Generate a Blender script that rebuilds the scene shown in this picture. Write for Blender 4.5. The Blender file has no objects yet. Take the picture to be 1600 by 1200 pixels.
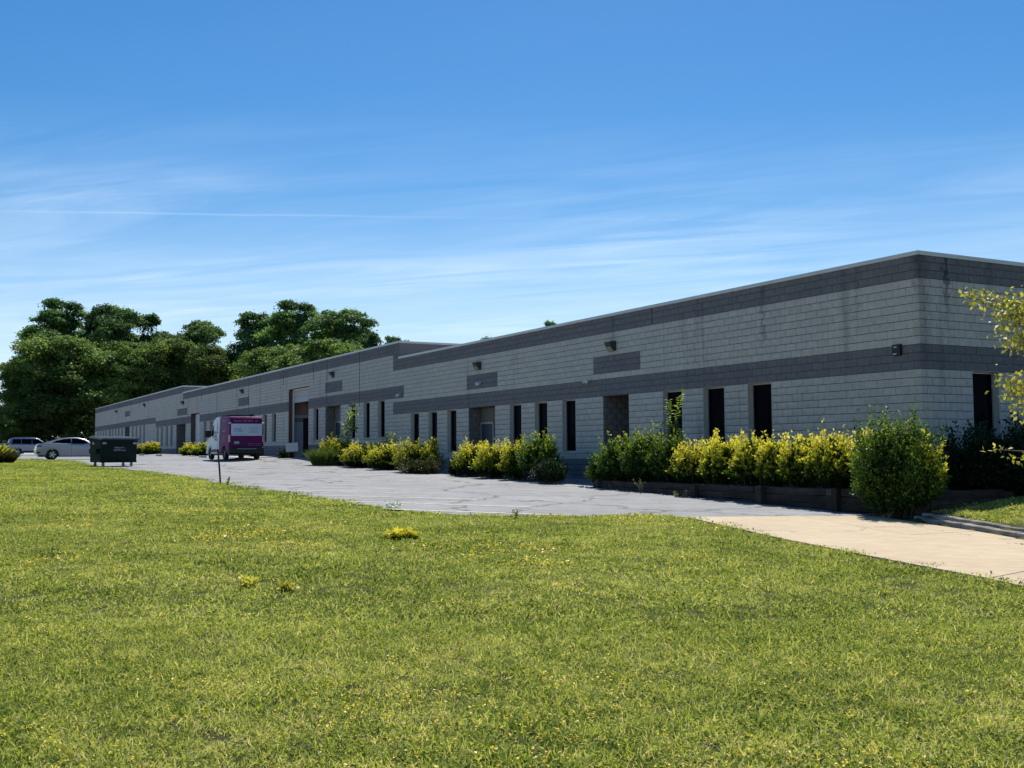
import bpy, bmesh, math, random
import numpy as np
from mathutils import Vector, Matrix

R = math.radians
scene = bpy.context.scene
COL = scene.collection

# ------------------------------------------------------------------ camera
cam_d = bpy.data.cameras.new('camera')
cam = bpy.data.objects.new('camera', cam_d)
COL.objects.link(cam)
ANG = 0.500957553
SN, CS = math.sin(ANG), math.cos(ANG)
CAM = Vector((18.455, -21.450, 1.6))
PITCH, ROLL = 0.0626231, 0.0065676
cam_d.sensor_width = 36.0
cam_d.lens = 36.0 * 1706.5 / 1600.0
cam_d.clip_end = 6000
right0 = Vector((SN, CS, 0))
fwd0 = Vector((-CS, SN, 0))
fwd = fwd0 * math.cos(PITCH) + Vector((0, 0, 1)) * math.sin(PITCH)
up = Vector((0, 0, 1)) * math.cos(PITCH) - fwd0 * math.sin(PITCH)
rot = Matrix((right0, up, -fwd)).transposed()
rot = rot @ Matrix.Rotation(-ROLL, 3, 'Z')
cam.matrix_world = Matrix.Translation(CAM) @ rot.to_4x4()
scene.camera = cam

# ------------------------------------------------------------------ sun and sky
SUNV = Vector((-3.7, 2.55, 6.1)).normalized()
SUN_EL = math.asin(SUNV.z)
SUN_ROT = math.atan2(SUNV.x, SUNV.y)
sd = bpy.data.lights.new('sun', 'SUN')
sd.energy = 4.6
sd.angle = R(0.53)
sd.color = (1.0, 0.95, 0.86)
sun = bpy.data.objects.new('sun', sd)
COL.objects.link(sun)
sun.rotation_euler = SUNV.to_track_quat('Z', 'Y').to_euler()

world = bpy.data.worlds.new('World')
scene.world = world
world.use_nodes = True
wn, wl = world.node_tree.nodes, world.node_tree.links
wn.clear()
def N(nt, t, **kw):
    n = nt.nodes.new(t)
    for k, v in kw.items():
        setattr(n, k, v)
    return n
W = world.node_tree
sky = N(W, 'ShaderNodeTexSky', sky_type='NISHITA', sun_disc=False)
sky.sun_elevation = SUN_EL
sky.sun_rotation = SUN_ROT
sky.altitude = 200
sky.air_density = 1.0
sky.dust_density = 0.25
sky.ozone_density = 3.0
tc = N(W, 'ShaderNodeTexCoord')
sep = N(W, 'ShaderNodeSeparateXYZ')
wl.new(tc.outputs['Generated'], sep.inputs[0])
# cirrus sheet: project the view direction on a high flat layer
zmax = N(W, 'ShaderNodeMath', operation='MAXIMUM'); zmax.inputs[1].default_value = 0.03
wl.new(sep.outputs[2], zmax.inputs[0])
dx = N(W, 'ShaderNodeMath', operation='DIVIDE'); wl.new(sep.outputs[0], dx.inputs[0]); wl.new(zmax.outputs[0], dx.inputs[1])
dy = N(W, 'ShaderNodeMath', operation='DIVIDE'); wl.new(sep.outputs[1], dy.inputs[0]); wl.new(zmax.outputs[0], dy.inputs[1])
comb = N(W, 'ShaderNodeCombineXYZ'); wl.new(dx.outputs[0], comb.inputs[0]); wl.new(dy.outputs[0], comb.inputs[1])
mp = N(W, 'ShaderNodeMapping')
mp.vector_type = 'TEXTURE'
mp.inputs['Rotation'].default_value = (0, 0, R(38))
mp.inputs['Scale'].default_value = (2.3, 0.62, 1)
wl.new(comb.outputs[0], mp.inputs[0])
cn = N(W, 'ShaderNodeTexNoise'); cn.inputs['Scale'].default_value = 1.15
cn.inputs['Detail'].default_value = 12; cn.inputs['Roughness'].default_value = 0.60
cn.inputs['Distortion'].default_value = 1.1
wl.new(mp.outputs[0], cn.inputs['Vector'])
cn2 = N(W, 'ShaderNodeTexNoise'); cn2.inputs['Scale'].default_value = 0.55
cn2.inputs['Detail'].default_value = 3
wl.new(comb.outputs[0], cn2.inputs['Vector'])
r1 = N(W, 'ShaderNodeMapRange'); r1.inputs[1].default_value = 0.36; r1.inputs[2].default_value = 0.86
wl.new(cn.outputs[0], r1.inputs[0])
r2 = N(W, 'ShaderNodeMapRange'); r2.inputs[1].default_value = 0.30; r2.inputs[2].default_value = 0.66
wl.new(cn2.outputs[0], r2.inputs[0])
mul = N(W, 'ShaderNodeMath', operation='MULTIPLY'); wl.new(r1.outputs[0], mul.inputs[0]); wl.new(r2.outputs[0], mul.inputs[1])
low = N(W, 'ShaderNodeMapRange'); low.inputs[1].default_value = 0.30; low.inputs[2].default_value = 0.10
low.inputs[3].default_value = 0.02; low.inputs[4].default_value = 1.0
wl.new(sep.outputs[2], low.inputs[0])
mul2 = N(W, 'ShaderNodeMath', operation='MULTIPLY'); wl.new(mul.outputs[0], mul2.inputs[0]); wl.new(low.outputs[0], mul2.inputs[1])
mul3 = N(W, 'ShaderNodeMath', operation='MULTIPLY'); mul3.inputs[1].default_value = 1.0
wl.new(mul2.outputs[0], mul3.inputs[0])
# old aircraft trail: a straight thin line in the cirrus layer
c0, c1 = Vector((-4.8233, .4268, 0)), Vector((-4.3279, 1.5750, 0))
cdir = (c1 - c0).normalized(); cnor = Vector((-cdir.y, cdir.x, 0))
def vdot(vec, v, off):
    n_ = N(W, 'ShaderNodeVectorMath', operation='DOT_PRODUCT'); n_.inputs[1].default_value = v
    wl.new(vec, n_.inputs[0])
    a_ = N(W, 'ShaderNodeMath', operation='SUBTRACT'); wl.new(n_.outputs['Value'], a_.inputs[0]); a_.inputs[1].default_value = off
    return a_.outputs[0]
across = vdot(comb.outputs[0], cnor, c0.dot(cnor)); along = vdot(comb.outputs[0], cdir, c0.dot(cdir))
tn = N(W, 'ShaderNodeTexNoise'); tn.inputs['Scale'].default_value = 2.2; tn.inputs['Detail'].default_value = 5
wl.new(comb.outputs[0], tn.inputs['Vector'])
wv_ = N(W, 'ShaderNodeMath', operation='MULTIPLY_ADD'); wv_.inputs[1].default_value = .05; wl.new(tn.outputs[0], wv_.inputs[0]); wl.new(across, wv_.inputs[2])
ab_ = N(W, 'ShaderNodeMath', operation='SUBTRACT'); wl.new(wv_.outputs[0], ab_.inputs[0]); ab_.inputs[1].default_value = .025
ab2 = N(W, 'ShaderNodeMath', operation='ABSOLUTE'); wl.new(ab_.outputs[0], ab2.inputs[0])
tr1 = N(W, 'ShaderNodeMapRange', interpolation_type='SMOOTHSTEP'); tr1.inputs[1].default_value = .034; tr1.inputs[2].default_value = .0; wl.new(ab2.outputs[0], tr1.inputs[0])
tr2 = N(W, 'ShaderNodeMapRange'); tr2.inputs[1].default_value = 1.9; tr2.inputs[2].default_value = .8; tr2.inputs[3].default_value = 0.03; tr2.inputs[4].default_value = .15; wl.new(along, tr2.inputs[0])
tr3 = N(W, 'ShaderNodeMapRange'); tr3.inputs[1].default_value = -.5; tr3.inputs[2].default_value = .3; wl.new(along, tr3.inputs[0])
tr4 = N(W, 'ShaderNodeMath', operation='MULTIPLY'); wl.new(tr1.outputs[0], tr4.inputs[0]); wl.new(tr2.outputs[0], tr4.inputs[1])
tr5 = N(W, 'ShaderNodeMath', operation='MULTIPLY'); wl.new(tr4.outputs[0], tr5.inputs[0]); wl.new(tr3.outputs[0], tr5.inputs[1])
mul4 = N(W, 'ShaderNodeMath', operation='ADD', use_clamp=True); wl.new(mul3.outputs[0], mul4.inputs[0]); wl.new(tr5.outputs[0], mul4.inputs[1])
hz_ = N(W, 'ShaderNodeMapRange', interpolation_type='SMOOTHSTEP'); hz_.inputs[1].default_value = .27; hz_.inputs[2].default_value = .0
hz_.inputs[3].default_value = 0; hz_.inputs[4].default_value = .50; wl.new(sep.outputs[2], hz_.inputs[0])
inv = N(W, 'ShaderNodeMath', operation='SUBTRACT'); inv.inputs[0].default_value = 1; wl.new(mul4.outputs[0], inv.inputs[1])
hm = N(W, 'ShaderNodeMath', operation='MULTIPLY'); wl.new(inv.outputs[0], hm.inputs[0]); wl.new(hz_.outputs[0], hm.inputs[1])
mul5 = N(W, 'ShaderNodeMath', operation='ADD', use_clamp=True); wl.new(mul4.outputs[0], mul5.inputs[0]); wl.new(hm.outputs[0], mul5.inputs[1])
mul3 = mul5
hs = N(W, 'ShaderNodeHueSaturation'); hs.inputs['Saturation'].default_value = 1.38
hs.inputs['Value'].default_value = 0.90
wl.new(sky.outputs[0], hs.inputs['Color'])
cm = N(W, 'ShaderNodeMix', data_type='RGBA')
cm.inputs[7].default_value = (7.2, 8.6, 10.2, 1)
wl.new(mul3.outputs[0], cm.inputs[0]); wl.new(hs.outputs[0], cm.inputs[6])
bg = N(W, 'ShaderNodeBackground'); bg.inputs[1].default_value = 0.095
wl.new(cm.outputs[2], bg.inputs[0])
wo = N(W, 'ShaderNodeOutputWorld'); wl.new(bg.outputs[0], wo.inputs[0])

vs = scene.view_settings
vs.view_transform = 'Standard'
vs.look = 'None'
vs.exposure = 0.35
vs.gamma = 1.0
scene.render.engine = 'CYCLES'
scene.render.resolution_x, scene.render.resolution_y = 1024, 768
try:
    scene.cycles.max_bounces = 6
    scene.cycles.diffuse_bounces = 3
    scene.cycles.transparent_max_bounces = 6
except Exception:
    pass

random.seed(7)
rng = np.random.default_rng(11)

# ------------------------------------------------------------------ materials
def newmat(name):
    m = bpy.data.materials.new(name)
    m.use_nodes = True
    nt = m.node_tree
    b = nt.nodes['Principled BSDF']
    return m, nt, b
def spec(b, v):
    b.inputs['Specular IOR Level'].default_value = v
def plain(name, col, rough=0.6, metal=0.0, sp=0.5, var=0.0, scale=6.0, coat=0.0):
    m, nt, b = newmat(name)
    b.inputs['Roughness'].default_value = rough
    b.inputs['Metallic'].default_value = metal
    spec(b, sp)
    if coat:
        b.inputs['Coat Weight'].default_value = coat
        b.inputs['Coat Roughness'].default_value = 0.05
    if var:
        g = N(nt, 'ShaderNodeNewGeometry')
        n = N(nt, 'ShaderNodeTexNoise'); n.inputs['Scale'].default_value = scale; n.inputs['Detail'].default_value = 6
        nt.links.new(g.outputs['Position'], n.inputs['Vector'])
        mr = N(nt, 'ShaderNodeMapRange'); mr.inputs[1].default_value = 0.25; mr.inputs[2].default_value = 0.75
        mr.inputs[3].default_value = 1 - var; mr.inputs[4].default_value = 1 + var
        nt.links.new(n.outputs[0], mr.inputs[0])
        mx = N(nt, 'ShaderNodeMix', data_type='RGBA', blend_type='MULTIPLY'); mx.inputs[0].default_value = 1
        mx.inputs[6].default_value = (*col, 1)
        nt.links.new(mr.outputs[0], mx.inputs[7])
        nt.links.new(mx.outputs[2], b.inputs['Base Color'])
    else:
        b.inputs['Base Color'].default_value = (*col, 1)
    return m
M = {}
def ramp(nt, stops):
    r = N(nt, 'ShaderNodeValToRGB')
    e = r.color_ramp.elements
    while len(e) < len(stops):
        e.new(0.5)
    for i, (p, c) in enumerate(stops):
        e[i].position = p
        e[i].color = (*c, 1)
    return r
def math_n(nt, op, a, b=None):
    n = N(nt, 'ShaderNodeMath', operation=op)
    for i, v in enumerate((a, b)):
        if v is None: continue
        if isinstance(v, (int, float)): n.inputs[i].default_value = v
        else: nt.links.new(v, n.inputs[i])
    return n.outputs[0]
def noise_n(nt, vec, scale, detail=4, rough=0.5, dist=0.0, mapping=None):
    n = N(nt, 'ShaderNodeTexNoise')
    n.inputs['Scale'].default_value = scale; n.inputs['Detail'].default_value = detail
    n.inputs['Roughness'].default_value = rough; n.inputs['Distortion'].default_value = dist
    if mapping:
        m = N(nt, 'ShaderNodeMapping'); m.inputs['Scale'].default_value = mapping
        nt.links.new(vec, m.inputs[0]); vec = m.outputs[0]
    nt.links.new(vec, n.inputs['Vector'])
    return n.outputs[0]
def mrange(nt, v, a, b, c=0.0, d=1.0):
    n = N(nt, 'ShaderNodeMapRange')
    for i, x in enumerate((a, b, c, d)): n.inputs[i + 1].default_value = x
    nt.links.new(v, n.inputs[0])
    return n.outputs[0]
def mixc(nt, fac, a, b, mode='MIX'):
    n = N(nt, 'ShaderNodeMix', data_type='RGBA', blend_type=mode)
    for i, v in ((0, fac), (6, a), (7, b)):
        if isinstance(v, (int, float)): n.inputs[i].default_value = v
        elif isinstance(v, tuple): n.inputs[i].default_value = (*v, 1)
        else: nt.links.new(v, n.inputs[i])
    return n.outputs[2]

def block_mat(name, col_a, col_b):
    """painted split-face concrete block; paint tone differs block to block, rust and soot runs"""
    m, nt, b = newmat(name)
    g = N(nt, 'ShaderNodeNewGeometry'); pos = g.outputs['Position']
    at = N(nt, 'ShaderNodeAttribute', attribute_name='tone')
    oi = N(nt, 'ShaderNodeObjectInfo')
    t = math_n(nt, 'FRACT', math_n(nt, 'ADD', at.outputs['Fac'], math_n(nt, 'MULTIPLY', oi.outputs['Random'], 3.7)))
    big = noise_n(nt, pos, 0.35, 3)
    fine = noise_n(nt, pos, 9.0, 6, 0.7)
    c = mixc(nt, mrange(nt, big, .3, .7), col_a, col_b)
    tone = mrange(nt, t, 0, 1, 0.94, 1.05)
    c = mixc(nt, 1.0, c, tone, 'MULTIPLY')
    c = mixc(nt, 1.0, c, mrange(nt, fine, .25, .75, .80, 1.16), 'MULTIPLY')
    # soot runs: narrow in x and y, long in z, strongest below the coping
    st = noise_n(nt, pos, 1.0, 4, .6, 0.0, (1.1, 1.1, 0.10))
    st = mrange(nt, st, .60, .74)
    bl = noise_n(nt, pos, 1.3, 5, .6)
    st2 = mrange(nt, bl, .62, .80)
    f = math_n(nt, 'ADD', math_n(nt, 'MULTIPLY', st, .38), math_n(nt, 'MULTIPLY', st2, .22))
    # named soot runs: distance along the facade u = x + y
    sp_ = N(nt, 'ShaderNodeSeparateXYZ'); nt.links.new(pos, sp_.inputs[0])
    u_ = math_n(nt, 'ADD', sp_.outputs[0], sp_.outputs[1])
    wob = mrange(nt, noise_n(nt, pos, 5.0, 4, .6), .3, .7, -.14, .14)
    u_ = math_n(nt, 'ADD', u_, wob)
    for (u0, wd_, z0, z1, am) in ((.02, .26, 4.9, 6.2, .75), (.98, .17, 4.4, 6.1, 1.0), (-13.3, .10, 5.0, 6.2, .5), (-5.6, .10, 4.6, 4.9, .5), (-2.0, .16, 4.5, 5.6, .3), (2.6, .2, 5.0, 6.2, .4), (.15, .35, 3.5, 4.0, .35)):
        dd = math_n(nt, 'ABSOLUTE', math_n(nt, 'SUBTRACT', u_, u0))
        a_ = math_n(nt, 'MULTIPLY', mrange(nt, dd, 0, wd_, am, 0), mrange(nt, sp_.outputs[2], z0, z1, 0, 1))
        f = math_n(nt, 'MAXIMUM', f, a_)
    c = mixc(nt, f, c, (0.045, 0.045, 0.05))
    nt.links.new(c, b.inputs['Base Color'])
    b.inputs['Roughness'].default_value = 0.85; spec(b, .25)
    bp = N(nt, 'ShaderNodeBump'); bp.inputs['Strength'].default_value = 0.5; bp.inputs['Distance'].default_value = 0.012
    nt.links.new(noise_n(nt, pos, 38, 5, .7), bp.inputs['Height'])
    nt.links.new(bp.outputs[0], b.inputs['Normal'])
    return m

M['block_light'] = block_mat('block_light', (0.565, 0.515, 0.450), (0.520, 0.490, 0.445))
M['block_dark'] = block_mat('block_dark', (0.178, 0.172, 0.182), (0.205, 0.188, 0.186))
M['block_shaded'] = block_mat('block_shaded', (0.20, 0.185, 0.165), (0.17, 0.165, 0.155))  # alcove walls: shade under the ceiling put into a darker block colour
M['mortar'] = plain('mortar', (0.075, 0.075, 0.075), .95, var=.25, scale=8)
M['mortar_dark'] = plain('mortar_dark', (0.07, 0.075, 0.085), .95, var=.25, scale=8)
M['flashing'] = plain('flashing', (0.62, 0.62, 0.60), .45, .1, var=.1, scale=2)
M['roofing'] = plain('roofing', (0.35, 0.34, 0.33), .9, var=.15, scale=.5)
M['frame'] = plain('window_frame', (0.42, 0.41, 0.38), .45, .2)
M['glass'] = plain('dark_glass', (0.004, 0.005, 0.009), .05, sp=.5)
M['glass'].node_tree.nodes['Principled BSDF'].inputs['IOR'].default_value = 1.04
M['door_navy'] = plain('door_navy', (0.03, 0.045, 0.075), .5, var=.1)
M['door_white'] = plain('door_white', (0.62, 0.66, 0.68), .5, var=.06)
M['brown_paint'] = plain('brown_paint', (0.12, 0.06, 0.05), .6, var=.15)
M['tan_panel'] = plain('tan_panel', (0.33, 0.23, 0.17), .8, var=.2, scale=2)
M['grey_panel'] = plain('grey_panel', (0.45, 0.48, 0.50), .7, var=.1)
M['black'] = plain('black_plastic', (0.012, 0.012, 0.014), .55)
M['white_plastic'] = plain('white_plastic', (0.7, 0.7, 0.68), .4)
M['bronze'] = plain('bronze_housing', (0.03, 0.028, 0.025), .5)
M['lens'] = plain('lamp_lens', (0.30, 0.33, 0.22), .25)
M['sealant'] = plain('sealant', (0.05, 0.05, 0.055), .8)
M['concrete_far'] = plain('concrete_kerb', (0.42, 0.40, 0.36), .9, var=.2, scale=2)

def timber_mat(name, a, b_):
    m, nt, b = newmat(name)
    tcn = N(nt, 'ShaderNodeTexCoord'); oi = N(nt, 'ShaderNodeObjectInfo')
    g = N(nt, 'ShaderNodeNewGeometry')
    gr = noise_n(nt, tcn.outputs['Object'], 3.0, 6, .65, .4, (0.6, 9, 9))
    c = mixc(nt, mrange(nt, gr, .3, .7), a, b_)
    c = mixc(nt, 1.0, c, mrange(nt, oi.outputs['Random'], 0, 1, .7, 1.25), 'MULTIPLY')
    c = mixc(nt, 1.0, c, mrange(nt, noise_n(nt, g.outputs['Position'], 2.2, 5), .3, .7, .6, 1.3), 'MULTIPLY')
    nt.links.new(c, b.inputs['Base Color'])
    b.inputs['Roughness'].default_value = .9; spec(b, .2)
    bp = N(nt, 'ShaderNodeBump'); bp.inputs['Strength'].default_value = .8; bp.inputs['Distance'].default_value = .02
    nt.links.new(gr, bp.inputs['Height']); nt.links.new(bp.outputs[0], b.inputs['Normal'])
    return m
M['tie'] = timber_mat('railroad_tie', (0.028, 0.023, 0.020), (0.075, 0.063, 0.054))
M['tie_grey'] = timber_mat('weathered_tie', (0.16, 0.14, 0.12), (0.42, 0.39, 0.35))

def leaf_mat(name, stops, trans=.35, gloss=.35, big=0.0, tcol=1.25):
    m, nt, b = newmat(name)
    at = N(nt, 'ShaderNodeAttribute', attribute_name='tone')
    rp = ramp(nt, stops); nt.links.new(at.outputs['Fac'], rp.inputs[0])
    c = rp.outputs[0]
    if big:
        g = N(nt, 'ShaderNodeNewGeometry')
        c = mixc(nt, 1.0, c, mrange(nt, noise_n(nt, g.outputs['Position'], big, 3), .3, .7, .68, 1.35), 'MULTIPLY')
    oi = N(nt, 'ShaderNodeObjectInfo')
    c = mixc(nt, 1.0, c, mrange(nt, oi.outputs['Random'], 0, 1, .82, 1.15), 'MULTIPLY')
    nt.links.new(c, b.inputs['Base Color'])
    b.inputs['Roughness'].default_value = .48; spec(b, gloss)
    tr = N(nt, 'ShaderNodeBsdfTranslucent')
    c2 = mixc(nt, 1.0, c, (1.05 * tcol, 1.10 * tcol, .55 * tcol), 'MULTIPLY')
    nt.links.new(c2, tr.inputs[0])
    ms = N(nt, 'ShaderNodeMixShader'); ms.inputs[0].default_value = trans
    nt.links.new(b.outputs[0], ms.inputs[1]); nt.links.new(tr.outputs[0], ms.inputs[2])
    nt.links.new(ms.outputs[0], nt.nodes['Material Output'].inputs[0])
    return m
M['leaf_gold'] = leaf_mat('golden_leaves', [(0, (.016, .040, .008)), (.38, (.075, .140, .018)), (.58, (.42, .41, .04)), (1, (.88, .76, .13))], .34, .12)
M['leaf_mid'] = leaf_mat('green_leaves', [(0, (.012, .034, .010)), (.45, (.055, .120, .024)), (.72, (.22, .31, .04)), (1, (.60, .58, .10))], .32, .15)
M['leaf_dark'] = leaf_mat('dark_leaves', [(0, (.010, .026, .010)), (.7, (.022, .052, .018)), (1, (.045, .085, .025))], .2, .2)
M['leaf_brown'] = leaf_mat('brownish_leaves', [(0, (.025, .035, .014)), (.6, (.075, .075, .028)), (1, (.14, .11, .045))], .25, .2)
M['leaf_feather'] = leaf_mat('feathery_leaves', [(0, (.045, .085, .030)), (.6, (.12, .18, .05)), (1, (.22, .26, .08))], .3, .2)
M['leaf_tree_a'] = leaf_mat('tree_leaves_a', [(0, (.036, .080, .040)), (.6, (.125, .225, .085)), (1, (.23, .34, .12))], .40, .06, .09)
M['leaf_tree_b'] = leaf_mat('tree_leaves_b', [(0, (.044, .088, .030)), (.6, (.155, .235, .066)), (1, (.29, .35, .095))], .40, .06, .09)
M['leaf_branch'] = leaf_mat('yellow_leaves', [(0, (.14, .17, .03)), (.5, (.42, .40, .06)), (1, (.68, .60, .18))], .4)
M['bark'] = plain('bark', (.09, .07, .055), .95, var=.35, scale=5)
M['twig'] = plain('twig', (.20, .17, .14), .9, var=.3, scale=8)

# ------------------------------------------------------------------ object helpers
def link(o, parent=None):
    COL.objects.link(o)
    if parent is not None: o.parent = parent
    return o
def tag(o, label=None, cat=None, group=None, kind=None):
    if label: o['label'] = label
    if cat: o['category'] = cat
    if group: o['group'] = group
    if kind: o['kind'] = kind
    return o
def empty(name, loc=(0, 0, 0), rz=0.0):
    o = bpy.data.objects.new(name, None)
    o.empty_display_size = .3
    o.location = loc; o.rotation_euler = (0, 0, rz)
    COL.objects.link(o)
    return o
def mesh_np(name, V, F, attr=None, smooth=False):
    V = np.asarray(V, np.float32).reshape(-1, 3); F = np.asarray(F, np.int32)
    k = F.shape[1]
    me = bpy.data.meshes.new(name)
    me.vertices.add(len(V)); me.vertices.foreach_set('co', V.ravel())
    me.loops.add(F.size); me.loops.foreach_set('vertex_index', F.ravel())
    me.polygons.add(len(F))
    me.polygons.foreach_set('loop_start', np.arange(0, F.size, k, dtype=np.int32))
    me.polygons.foreach_set('loop_total', np.full(len(F), k, np.int32))
    if smooth: me.polygons.foreach_set('use_smooth', np.ones(len(F), bool))
    me.update(calc_edges=True)
    if attr is not None:
        a = me.attributes.new('tone', 'FLOAT', 'FACE')
        a.data.foreach_set('value', np.asarray(attr, np.float32))
    me.validate()
    return me
def obj(name, me, mat, parent=None):
    o = bpy.data.objects.new(name, me)
    if mat is not None and not me.materials: me.materials.append(mat)
    return link(o, parent)

class MB:
    """collects boxes, prisms and tubes; build() makes one mesh object"""
    def __init__(s): s.v = []; s.f = []
    def add(s, vs, fs):
        o = len(s.v); s.v += [tuple(v) for v in vs]; s.f += [tuple(i + o for i in f) for f in fs]
        return s
    def box(s, x0, x1, y0, y1, z0, z1):
        return s.add([(x0, y0, z0), (x1, y0, z0), (x1, y1, z0), (x0, y1, z0), (x0, y0, z1), (x1, y0, z1), (x1, y1, z1), (x0, y1, z1)],
                     [(0, 3, 2, 1), (4, 5, 6, 7), (0, 1, 5, 4), (1, 2, 6, 5), (2, 3, 7, 6), (3, 0, 4, 7)])
    def quad(s, a, b, c, d): return s.add([a, b, c, d], [(0, 1, 2, 3)])
    def tube(s, pts, rads, n=8, caps=True):
        pts = [Vector(p) for p in pts]; rings = []
        for i, p in enumerate(pts):
            d = (pts[min(i + 1, len(pts) - 1)] - pts[max(i - 1, 0)]).normalized()
            a = d.cross(Vector((0, 0, 1)) if abs(d.z) < .9 else Vector((1, 0, 0))).normalized(); b = d.cross(a)
            r = rads[i] if hasattr(rads, '__len__') else rads
            rings.append([p + (a * math.cos(t) + b * math.sin(t)) * r for t in [2 * math.pi * k / n for k in range(n)]])
        vs = [v for rg in rings for v in rg]; fs = []
        for i in range(len(pts) - 1):
            for k in range(n):
                fs.append((i * n + k, i * n + (k + 1) % n, (i + 1) * n + (k + 1) % n, (i + 1) * n + k))
        if caps:
            fs.append(tuple(range(n - 1, -1, -1))); fs.append(tuple((len(pts) - 1) * n + k for k in range(n)))
        return s.add(vs, fs)
    def prism(s, prof, w):
        """side profile (x,z) extruded to +-w(z) in y"""
        n = len(prof)
        vs = [(x, w(z), z) for x, z in prof] + [(x, -w(z), z) for x, z in prof]
        fs = [tuple(range(n)), tuple(range(2 * n - 1, n - 1, -1))]
        for i in range(n):
            j = (i + 1) % n
            fs.append((i, i + n, j + n, j))
        return s.add(vs, fs)
    def build(s, name, mat, parent=None, smooth=False, bevel=0.0, fix=True):
        me = bpy.data.meshes.new(name)
        me.from_pydata(s.v, [], s.f); me.update()
        if fix:
            bm = bmesh.new(); bm.from_mesh(me)
            bmesh.ops.recalc_face_normals(bm, faces=bm.faces[:])
            if bevel:
                ed = [e for e in bm.edges if len(e.link_faces) == 2 and e.calc_face_angle(0) > .5]
                bmesh.ops.bevel(bm, geom=ed, offset=bevel, segments=3 if bevel > .03 else 1, profile=.6, affect='EDGES', clamp_overlap=True)
            bm.to_mesh(me); bm.free()
        if smooth:
            me.polygons.foreach_set('use_smooth', np.ones(len(me.polygons), bool))
            try: me.set_sharp_from_angle(angle=R(38))
            except Exception: pass
        return obj(name, me, mat, parent)

# ------------------------------------------------------------------ terrain
GX = [-900, -400, -140, -110, -95, -85, -78, -60, -50, -43, -37, -27, -20, -15, -10, -5, 0, 5, 9, 18, 40, 200, 900]
GZ = [2.2, 2.1, 1.85, 1.75, 1.64, 1.52, 1.44, 1.33, 1.24, 1.16, 1.04, .80, .68, .58, .49, .36, .20, .07, -.02, -.10, -.25, -.6, -1]
def sstep(a, b, x):
    t = np.clip((x - a) / (b - a), 0, 1); return t * t * (3 - 2 * t)
KERB = [(2.62, -3.28), (6.0, -4.62), (12.0, -7.0), (30.0, -14.5)]
def base_h(x, y):
    x = np.asarray(x, float); y = np.asarray(y, float)
    z = np.zeros_like(x + y)
    for k in (-3, -1, 1, 3):
        z = z + np.interp(x + k, GX, GZ) / 4
    z = z + .20 * sstep(-6.5, -2.0, y) * sstep(-34, -44, x) * (1 - sstep(-80, -95, x))
    z = z + .03 * np.sin(x * .31 + 1) * np.sin(y * .27) * sstep(-12.5, -15, y)
    return z
def kerb_y(x):
    return np.interp(x, [p[0] for p in KERB], [p[1] for p in KERB])
def yard_h(x, y):
    d = np.clip((y - kerb_y(x)) * .93, 0, 6)
    return base_h(x, y) + .15 + .085 * np.minimum(d, 3.2)
LAWN_EDGE = [(-260, -60), (-140, -32), (-100, -21), (-80, -19.0), (-68, -17.5), (-62, -15.6), (-57, -14.1), (-50, -13.0), (-44, -13.7), (-37, -13.75), (-30, -12.8), (-24, -12.35), (-18, -12.6), (-12, -12.45),
             (-7, -12.3), (-4, -12.0), (-2.6, -11.5), (-1.7, -10.6), (-1.5, -9.6), (-1.2, -8.6), (-.6, -7.7), (0.1, -7.25)]
DRIVE_N = [(0.1, -7.25), (2.0, -7.55), (4.1, -8.5), (7.0, -9.15), (9.9, -9.95), (14, -11.6), (34, -20.5)]
DRIVE_F = [(1.5, -3.30), (2.62, -3.42), (6.0, -4.76), (12, -7.14), (34, -16.0)]
def near_edge(x):
    pts = LAWN_EDGE[:-1] + DRIVE_N
    return np.interp(x, [p[0] for p in pts], [p[1] for p in pts])
def paved(x, y):
    """1 where asphalt or concrete lies"""
    x = np.asarray(x, float); y = np.asarray(y, float)
    ne = near_edge(x)
    fe = np.where(x < 1.5, 0.0, np.interp(x, [p[0] for p in DRIVE_F], [p[1] for p in DRIVE_F]))
    return (y > ne) & (y < fe)
def ground_h(x, y):
    x = np.asarray(x, float); y = np.asarray(y, float)
    z = base_h(x, y)
    fe = kerb_y(x)
    yard = (x > 2.55) & (y > fe + .10)
    z = np.where(yard, yard_h(x, y), z)
    z = np.where((x <= 2.55) & (x > -6) & (y > -2.8), np.maximum(z, .45), z)
    ins = paved(x, y) & paved(x, y - .28) & paved(x, y + .28) & paved(x - .28, y) & paved(x + .28, y)
    z = np.where(ins, z - .10, z)
    return z
def gh(x, y): return float(ground_h(np.array([x]), np.array([y]))[0])
def bh(x, y): return float(base_h(np.array([x]), np.array([y]))[0])

def grid_axis(lo, hi, flo, fhi, fine, grow=1.18):
    a = list(np.arange(flo, fhi + fine * .5, fine)); st = fine
    while a[-1] < hi: st *= grow; a.append(a[-1] + st)
    st = fine
    while a[0] > lo: st *= grow; a.insert(0, a[0] - st)
    return np.array(a)

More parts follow.
